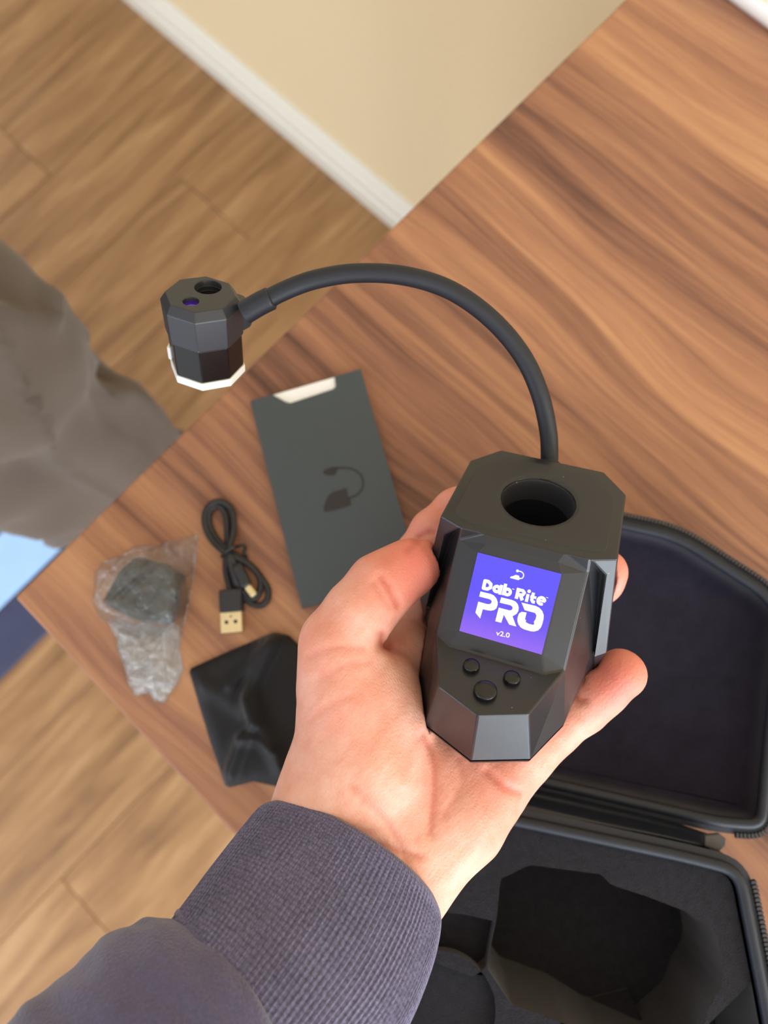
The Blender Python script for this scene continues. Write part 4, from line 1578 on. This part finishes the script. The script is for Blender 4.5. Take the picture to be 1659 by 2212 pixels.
def puff(name, outline, height, mat, parent, off_, step=0.0016, zbase=0.0006, smooth=True, two_sided=True):
    """soft sheet over an outline: height(x, y, distance-from-edge) above the table"""
    poly = [tuple(p) for p in outline]
    P = np.array(poly); mn, mx = P.min(0), P.max(0)
    nx = int((mx[0] - mn[0]) / step) + 2; ny = int((mx[1] - mn[1]) / step) + 2
    idx = {}; pts = []
    for i in range(nx):
        for j in range(ny):
            p = (mn[0] + i * step, mn[1] + j * step)
            if inside(p, poly): idx[(i, j)] = len(pts); pts.append(p)
    fs = []
    used = set()
    for (i, j), a in idx.items():
        q = [(i, j), (i + 1, j), (i + 1, j + 1), (i, j + 1)]
        if all(k in idx for k in q): fs.append([idx[k] for k in q])
    # snap boundary points onto the outline so that it stays crisp
    from collections import Counter
    ec = Counter()
    for f_ in fs:
        for a, b_ in zip(f_, f_[1:] + f_[:1]): ec[tuple(sorted((a, b_)))] += 1
    bd = set(v_ for e_, c_ in ec.items() if c_ == 1 for v_ in e_)
    pts = [np.array(p) for p in pts]
    for b_ in bd:
        p = pts[b_]; best = None
        for i in range(len(poly)):
            a = np.array(poly[i - 1]); c = np.array(poly[i]); d = c - a
            t = min(1, max(0, (p - a).dot(d) / (d.dot(d) + 1e-12)))
            q = a + t * d; dd = np.linalg.norm(p - q)
            if best is None or dd < best[0]: best = (dd, q)
        pts[b_] = best[1]
    top = []
    for i, p in enumerate(pts):
        e = 0.0 if i in bd else edge_dist(p, poly)
        top.append((p[0], p[1], TABLE + zbase + max(0.0003, height(p[0], p[1], e))))
    vs = list(top); n_ = len(pts)
    if two_sided:
        vs += [(p[0], p[1], TABLE + zbase) for p in pts]
        fs2 = [[i + n_ for i in reversed(f_)] for f_ in fs]
        sides = []
        for f_ in fs:
            for a, b_ in zip(f_, f_[1:] + f_[:1]):
                if ec[tuple(sorted((a, b_)))] == 1: sides.append((a, b_, b_ + n_, a + n_))
        fs = fs + fs2 + sides
    return mesh(name, vs, fs, mat, parent, smooth, off_)


ZA = 0.020
apx = [(279, 1197), (243, 1231), (207, 1297), (218, 1313), (288, 1343), (345, 1346), (374, 1330), (387, 1276), (380, 1238), (346, 1213)]
ap = [np.array(P2(x, y, TABLE + ZA)) for x, y in apx]
ac = np.mean(ap, axis=0)
ad = empty('plastic_adapter', (ac[0], ac[1], TABLE), 'black slotted plastic adapter wrapped in the clear film bag', 'adapter')
aoff = (ac[0], ac[1], TABLE)
bm = bmesh.new()
rl = []
for zz, dd in ((0.0035, 0.0002), (0.0060, 0.0), (0.0150, 0.0014), (ZA, 0.0040)):
    rl.append([bm.verts.new((p[0] - ac[0], p[1] - ac[1], zz)) for p in offset_poly(ap, dd)])
m_ = len(ap)
for a in range(3):
    for i in range(m_):
        j = (i + 1) % m_
        bm.faces.new((rl[a][i], rl[a][j], rl[a + 1][j], rl[a + 1][i]))
bm.faces.new(rl[0]); bm.faces.new(rl[-1])
o = from_bm('body', bm, MAT['adapter'], ad); bevel(o, 0.0008, 2, 25)
sa, sb_ = np.array(P2(257, 1289, TABLE + ZA)), np.array(P2(311, 1243, TABLE + ZA))
dd_ = sb_ - sa; dd_ /= np.linalg.norm(dd_); nn_ = np.array([-dd_[1], dd_[0]]) * 0.0021
flat_prism('slot', [sa + nn_, sb_ + nn_, sb_ - nn_, sa - nn_], TABLE + ZA - 0.001, TABLE + ZA + 0.0002, MAT['dark'], ad, aoff)
hcc = np.array(P2(306, 1300, TABLE + ZA))
ringp = [(hcc[0] - ac[0] + 0.0040 * math.cos(t), hcc[1] - ac[1] + 0.0040 * math.sin(t), ZA) for t in np.linspace(0, 2 * math.pi, 24, endpoint=False)]
v, f = tube(ringp, 0.0008, 8, True)
mesh('socket_ring', v, f, MAT['cord'], ad, True)
bag_px = [(198, 1236), (214, 1214), (258, 1196), (330, 1176), (424, 1152), (422, 1185), (414, 1258), (404, 1300), (394, 1350), (384, 1400), (392, 1450), (378, 1480), (362, 1500), (352, 1522), (328, 1518), (318, 1500), (286, 1506), (270, 1480), (262, 1440), (248, 1410), (244, 1378), (226, 1350), (204, 1330), (196, 1290)]
bag = [np.array(P2(x, y, TABLE + 0.004)) for x, y in bag_px]
bc = np.mean(bag, axis=0)
ap_l = [tuple(p) for p in ap]


def bag_h(x, y, e):
    v3 = Vector((x * 95, y * 95, 0.3)); 
    cr = abs(mnoise.noise(v3)) + 0.6 * abs(mnoise.noise(v3 * 2.3)) + 0.3 * abs(mnoise.noise(v3 * 5.1))
    cr = 1 - cr
    over = 1.0 if inside((x, y), ap_l) else max(0.0, 1 - edge_dist((x, y), ap_l) / 0.009)
    h_ = 0.0232 * over ** 0.8 if over > 0 else 0
    g = min(1.0, e / 0.006)
    if over >= 1: return 0.0222 + 0.0022 * cr
    return max(h_, (0.0035 + 0.0105 * cr) * g)


bo_ = puff('film_bag', bag, bag_h, MAT['film'], None, (bc[0], bc[1], TABLE), 0.0010, 0.0006)
bo_.location = (bc[0], bc[1], TABLE)
tl_px = [(226, 1340), (250, 1334), (282, 1352), (310, 1346), (340, 1358), (366, 1344), (386, 1352), (382, 1400), (390, 1448), (376, 1478), (360, 1498), (350, 1518), (330, 1514), (318, 1497), (288, 1502), (272, 1478), (264, 1440), (250, 1408), (246, 1378)]
tl_ = [np.array(P2(x, y, TABLE + 0.004)) for x, y in tl_px]


def fold_h(x, y, e):
    v3 = Vector((x * 130 + 5, y * 130, 4.3))
    cr = 1 - abs(mnoise.noise(v3)) - 0.6 * abs(mnoise.noise(v3 * 2.1)) - 0.3 * abs(mnoise.noise(v3 * 4.4))
    return (0.002 + 0.0085 * max(0.0, cr)) * min(1.0, e / 0.005)


puff('film_fold', tl_, fold_h, MAT['crinkle'], bo_, (bc[0], bc[1], TABLE), 0.0010, 0.0012)
tag(bo_, 'crumpled clear plastic film bag wrapped round the black adapter', 'bag')

# ------------------------------------------------------------------ black satin pouch
pz = TABLE + 0.004
pouch_px = [(404, 1446), (500, 1403), (588, 1366), (622, 1372), (640, 1390), (700, 1440), (742, 1500), (725, 1590), (690, 1690), (640, 1712), (618, 1706), (545, 1690), (486, 1705), (450, 1600)]
po = [np.array(P2(x, y, pz)) for x, y in pouch_px]
pc = np.mean(po, axis=0)
lines_p = [([(600, 1372), (560, 1450), (535, 1500), (545, 1560), (515, 1610), (490, 1680)], 0.0050, 0.0040), ([(545, 1510), (560, 1560), (590, 1610), (610, 1660)], 0.0035, 0.005), ([(575, 1385), (540, 1440), (500, 1480)], 0.0030, 0.004), ([(520, 1590), (560, 1600), (590, 1620)], 0.0025, 0.003), ([(440, 1480), (480, 1500), (520, 1530)], 0.0018, 0.006)]
lp3 = [([np.array(P2(x, y, pz)) for x, y in l], a_, w_) for l, a_, w_ in lines_p]


def pouch_h(x, y, e):
    g = min(1.0, 0.35 + e / 0.008)
    h_ = 0.0024 + 0.0014 * mnoise.noise(Vector((x * 45, y * 45, 2.0)))
    for l, a_, w_ in lp3:
        dmin = 9e9
        for a, b_ in zip(l[:-1], l[1:]):
            d = b_ - a; t = min(1, max(0, (np.array([x, y]) - a).dot(d) / (d.dot(d) + 1e-12)))
            dmin = min(dmin, np.linalg.norm(np.array([x, y]) - a - t * d))
        h_ += a_ * 1.5 * math.exp(-(dmin / (w_ * 0.85)) ** 2)
    return h_ * g


pch = puff('satin_pouch', po, pouch_h, MAT['satin'], None, (pc[0], pc[1], TABLE), 0.0016, 0.0005)
pch.location = (pc[0], pc[1], TABLE)
tag(pch, 'black satin drawstring pouch lying wrinkled on the table beside the hand', 'pouch')

# ------------------------------------------------------------------ zip case, opened flat
ZB, ZL = 0.062, 0.040          # rim heights of base and lid above the table
case = empty('zip_case', at(1350, 1800, TABLE), 'open black zip carrying case with felt lid and cut foam insert', 'case')
zoff = tuple(case.location)


def world_loop(pxs, z, r, seg=6):
    return round_poly([P2(x, y, TABLE + z) for x, y in pxs], r, seg)


def loft(name, loops, mat, parent, caps=(False, False), smooth=True):
    n_ = len(loops[0]); vs = [q for l in loops for q in l]; fs = []
    for a in range(len(loops) - 1):
        for i in range(n_):
            j = (i + 1) % n_
            fs.append((a * n_ + i, a * n_ + j, (a + 1) * n_ + j, (a + 1) * n_ + i))
    if caps[0]: fs.append(list(range(n_)))
    if caps[1]: fs.append([(len(loops) - 1) * n_ + i for i in range(n_)])
    o = mesh(name, vs, fs, mat, parent, smooth, zoff)
    if smooth: smooth_by_angle(o, 45)
    return o


def ring_at(loop, ins_, z):
    return [(p[0], p[1], TABLE + z) for p in offset_poly(loop, ins_)]


def teeth(name, loop, z, parent, keep, pitch=0.0017):
    """zip teeth set round a rim"""
    P = [np.array(p[:2]) for p in loop]; n_ = len(P)
    pts = []
    acc = 0.0
    for i in range(n_):
        a, b_ = P[i], P[(i + 1) % n_]
        L = np.linalg.norm(b_ - a); d = (b_ - a) / (L + 1e-12)
        while acc < L:
            pts.append((a + d * acc, d)); acc += pitch
        acc -= L
    vs, fs = [], []
    for p, d in pts:
        if not keep(p): continue
        n2 = np.array([d[1], -d[0]])
        k = len(vs)
        for dz in (-0.0012, 0.0012):
            for s1, s2 in ((-1, -1), (1, -1), (1, 1), (-1, 1)):
                q = p + d * s1 * 0.0005 + n2 * s2 * 0.0011
                vs.append((q[0], q[1], TABLE + z + dz))
        fs += [[k, k + 1, k + 2, k + 3], [k + 4, k + 5, k + 6, k + 7]] + [[k + i, k + (i + 1) % 4, k + 4 + (i + 1) % 4, k + 4 + i] for i in range(4)]
    o = mesh(name, vs, fs, MAT['zip'], parent, False, zoff)
    o['kind'] = 'stuff'
    return o


# lid: far half, bowed far edge
lid_px = [(1130, 1068), (1345, 1113), (1470, 1140), (1668, 1266), (1715, 1330), (1690, 1560), (1668, 1806), (1560, 1800), (1120, 1698), (985, 1665), (985, 1400), (985, 1180)]
lid = world_loop(lid_px, ZL, 0.02)
lid_o = loft('lid', [ring_at(lid, 0.010, 0.0006), ring_at(lid, 0.003, 0.004), ring_at(lid, 0.0, 0.014), ring_at(lid, 0.0, ZL - 0.004), ring_at(lid, 0.0015, ZL - 0.003)], MAT['leather'], case, (True, False))
def ribbed(loop3, r0=0.0026, pitch=0.0007):
    P = np.array(loop3); Q = np.vstack([P, P[:1]]); L = np.r_[0, np.cumsum(np.linalg.norm(np.diff(Q, axis=0), axis=1))]
    n_ = int(L[-1] / pitch) // 2 * 2
    s_ = np.linspace(0, L[-1], n_, endpoint=False)
    R_ = np.stack([np.interp(s_, L, Q[:, k]) for k in range(3)], 1)
    return tube(R_.tolist(), [r0 if i % 2 else r0 - 0.00022 for i in range(n_)], 9, True)


rimpath = [(p[0], p[1], TABLE + ZL - 0.0022) for p in offset_poly(lid, 0.0042)]
v, f = ribbed(rimpath)
pip = mesh('lid_piping', v, f, MAT['piping'], lid_o, True, zoff)
loft('lid_lining', [ring_at(lid, 0.0062, ZL - 0.003), ring_at(lid, 0.0070, ZL - 0.007), ring_at(lid, 0.0078, ZL - 0.011), ring_at(lid, 0.0100, ZL - 0.013)], MAT['felt'], lid_o, (False, True))
zt = loft('zip_tape', [ring_at(lid, 0.0026, ZL - 0.0026), ring_at(lid, -0.0008, ZL - 0.0032)], MAT['piping'], lid_o)
h0_, h1_ = np.array(P2(1120, 1698, TABLE + ZL)), np.array(P2(1560, 1800, TABLE + ZL))
hd_ = (h1_ - h0_) / np.linalg.norm(h1_ - h0_); hn_ = np.array([-hd_[1], hd_[0]])
away = lambda o_: (lambda p: abs((p - o_) @ hn_) > 0.008 or (p - h1_) @ hd_ > 0.006)
teeth('zip_teeth', offset_poly(lid, -0.0012), ZL - 0.003, lid_o, away(h0_))

# base: near half with foam
base_px = [(900, 1712), (1094, 1748), (1490, 1832), (1620, 1866), (1700, 2270), (1760, 2640), (1380, 2760), (840, 2640), (800, 2240), (835, 1950)]
bs = world_loop(base_px, ZB, 0.024)
base_o = loft('case_base', [ring_at(bs, 0.010, 0.0006), ring_at(bs, 0.003, 0.004), ring_at(bs, 0.0, 0.016), ring_at(bs, 0.0, ZB - 0.004), ring_at(bs, 0.0015, ZB - 0.003)], MAT['leather'], case, (True, False))
v, f = ribbed([(p[0], p[1], TABLE + ZB - 0.0022) for p in offset_poly(bs, 0.0042)])
mesh('base_piping', v, f, MAT['piping'], base_o, True, zoff)
loft('zip_tape', [ring_at(bs, 0.0026, ZB - 0.0026), ring_at(bs, -0.0008, ZB - 0.0032)], MAT['piping'], base_o)
teeth('zip_teeth', offset_poly(bs, -0.0012), ZB - 0.003, base_o, away(np.array(P2(1094, 1748, TABLE + ZB))))

# foam block with the device-shaped well, a neck slot and a round pocket
fz = ZB - 0.0045
zp = lambda x, y, z=fz: np.array(P2(900 + x / 2.186, 1660 + y / 2.186, TABLE + z))
well = [zp(*q) for q in ((535, 455), (872, 500), (916, 548), (1090, 605), (1262, 672), (1408, 770), (1432, 850), (1450, 970), (1438, 1035), (1392, 1110), (1340, 1250), (1180, 1400), (900, 1330), (700, 1205), (446, 1112), (334, 945), (352, 830), (378, 705), (396, 522))]
foam_out = offset_poly(bs, 0.0072)
foam_out = [np.array(p) for p in foam_out]
bm = bmesh.new()
fo = [bm.verts.new((p[0] - zoff[0], p[1] - zoff[1], fz)) for p in foam_out]
fob = [bm.verts.new((p[0] - zoff[0], p[1] - zoff[1], 0.004)) for p in foam_out]
def vloop(L, z): return [bm.verts.new((p[0] - zoff[0], p[1] - zoff[1], z)) for p in L]
wl = vloop(round_poly(well, 0.0012, 2), fz)
wl0 = vloop(round_poly([w for w in offset_poly(well, -0.0)], 0.0012, 2), 0.012)
def wallq(a, b_):
    for i in range(len(a)):
        j = (i + 1) % len(a)
        bm.faces.new((a[i], a[j], b_[j], b_[i]))
wallq(fo, fob); bm.faces.new(fob); wallq(wl, wl0); bm.faces.new(wl0)
eds = [bm.edges.get((fo[i], fo[(i + 1) % len(fo)])) for i in range(len(fo))] + [bm.edges.get((wl[i], wl[(i + 1) % len(wl)])) for i in range(len(wl))]
slot = round_poly([zp(*q) for q in ((372, 722), (330, 940), (262, 985), (60, 905), (-160, 880), (-160, 690), (60, 672), (230, 690))], 0.0015, 2)
pocket = [zp(110, 1150) + np.array([math.cos(t), math.sin(t)]) * 0.0235 for t in np.linspace(0, 2 * math.pi, 40, endpoint=False)]
for L, dz in ((slot, 0.009), (pocket, 0.004)):
    t_ = vloop(L, fz); q_ = vloop(L, fz - dz)
    wallq(t_, q_); bm.faces.new(q_)
    eds += [bm.edges.get((t_[i], t_[(i + 1) % len(t_)])) for i in range(len(t_))]
bmesh.ops.triangle_fill(bm, edges=eds, use_beauty=True, use_dissolve=False, normal=(0, 0, 1))
foam = from_bm('foam_insert', bm, MAT['foam'], base_o)
bevel(foam, 0.0009, 2, 40)
tag(foam, 'black foam cut to the outline of the device')
sa = zp(905, 1100, 0.02); sb_ = zp(960, 1290, 0.02); dd_ = (sb_ - sa) / np.linalg.norm(sb_ - sa); nn_ = np.array([-dd_[1], dd_[0]]) * 0.013
v, f = prism([(*(sa + nn_ * 0.85), TABLE + 0.0135), (*(sa - nn_ * 0.85), TABLE + 0.0135), (*(sb_ - nn_), TABLE + 0.034), (*(sb_ + nn_), TABLE + 0.034)],
             [(*(sa + nn_ * 0.85), TABLE + 0.0125), (*(sa - nn_ * 0.85), TABLE + 0.0125), (*(sb_ - nn_), TABLE + 0.0125), (*(sb_ + nn_), TABLE + 0.0125)])
mesh('foam_ramp', v, f, MAT['foam'], base_o, False, zoff)

# hinge band between the halves, bunched into soft folds
hl = [at(1000, 1672, TABLE + 0.034), at(1120, 1692, TABLE + 0.034), at(1290, 1732, TABLE + 0.035), at(1430, 1768, TABLE + 0.036), at(1528, 1800, TABLE + 0.038)]
hb_ = [at(960, 1710, TABLE + 0.056), at(1100, 1742, TABLE + 0.056), at(1270, 1782, TABLE + 0.056), at(1410, 1812, TABLE + 0.055), at(1520, 1834, TABLE + 0.054)]
A_l = np.array(catmull(hl, 6)); B_l = np.array(catmull(hb_, 6))
vs, fs = [], []
nv = 14
for i in range(len(A_l)):
    for j in range(nv):
        t = j / (nv - 1)
        p = A_l[i] * (1 - t) + B_l[i] * t
        p[2] += 0.003 * math.sin(math.pi * t) + 0.0028 * math.sin(2 * math.pi * 1.5 * t + i * 0.08) * math.sin(math.pi * t)
        vs.append(p)
for i in range(len(A_l) - 1):
    for j in range(nv - 1):
        fs.append((i * nv + j, i * nv + j + 1, (i + 1) * nv + j + 1, (i + 1) * nv + j))
hg = mesh('hinge_band', vs, fs, MAT['leather'], case, True, zoff)
so = hg.modifiers.new('solid', 'SOLIDIFY'); so.thickness = 0.0012
tb = [np.array(P2(x, y, TABLE + 0.056)) for x, y in ((1524, 1806), (1556, 1802), (1571, 1814), (1570, 1830), (1556, 1841), (1524, 1830))]
tabo = flat_prism('zip_end_tab', tb, TABLE + 0.0525, TABLE + 0.0552, MAT['tab'], case, zoff)
bevel(tabo, 0.0006, 2, 40)
tag(tabo, 'grey six-sided tab at the end of the zip')
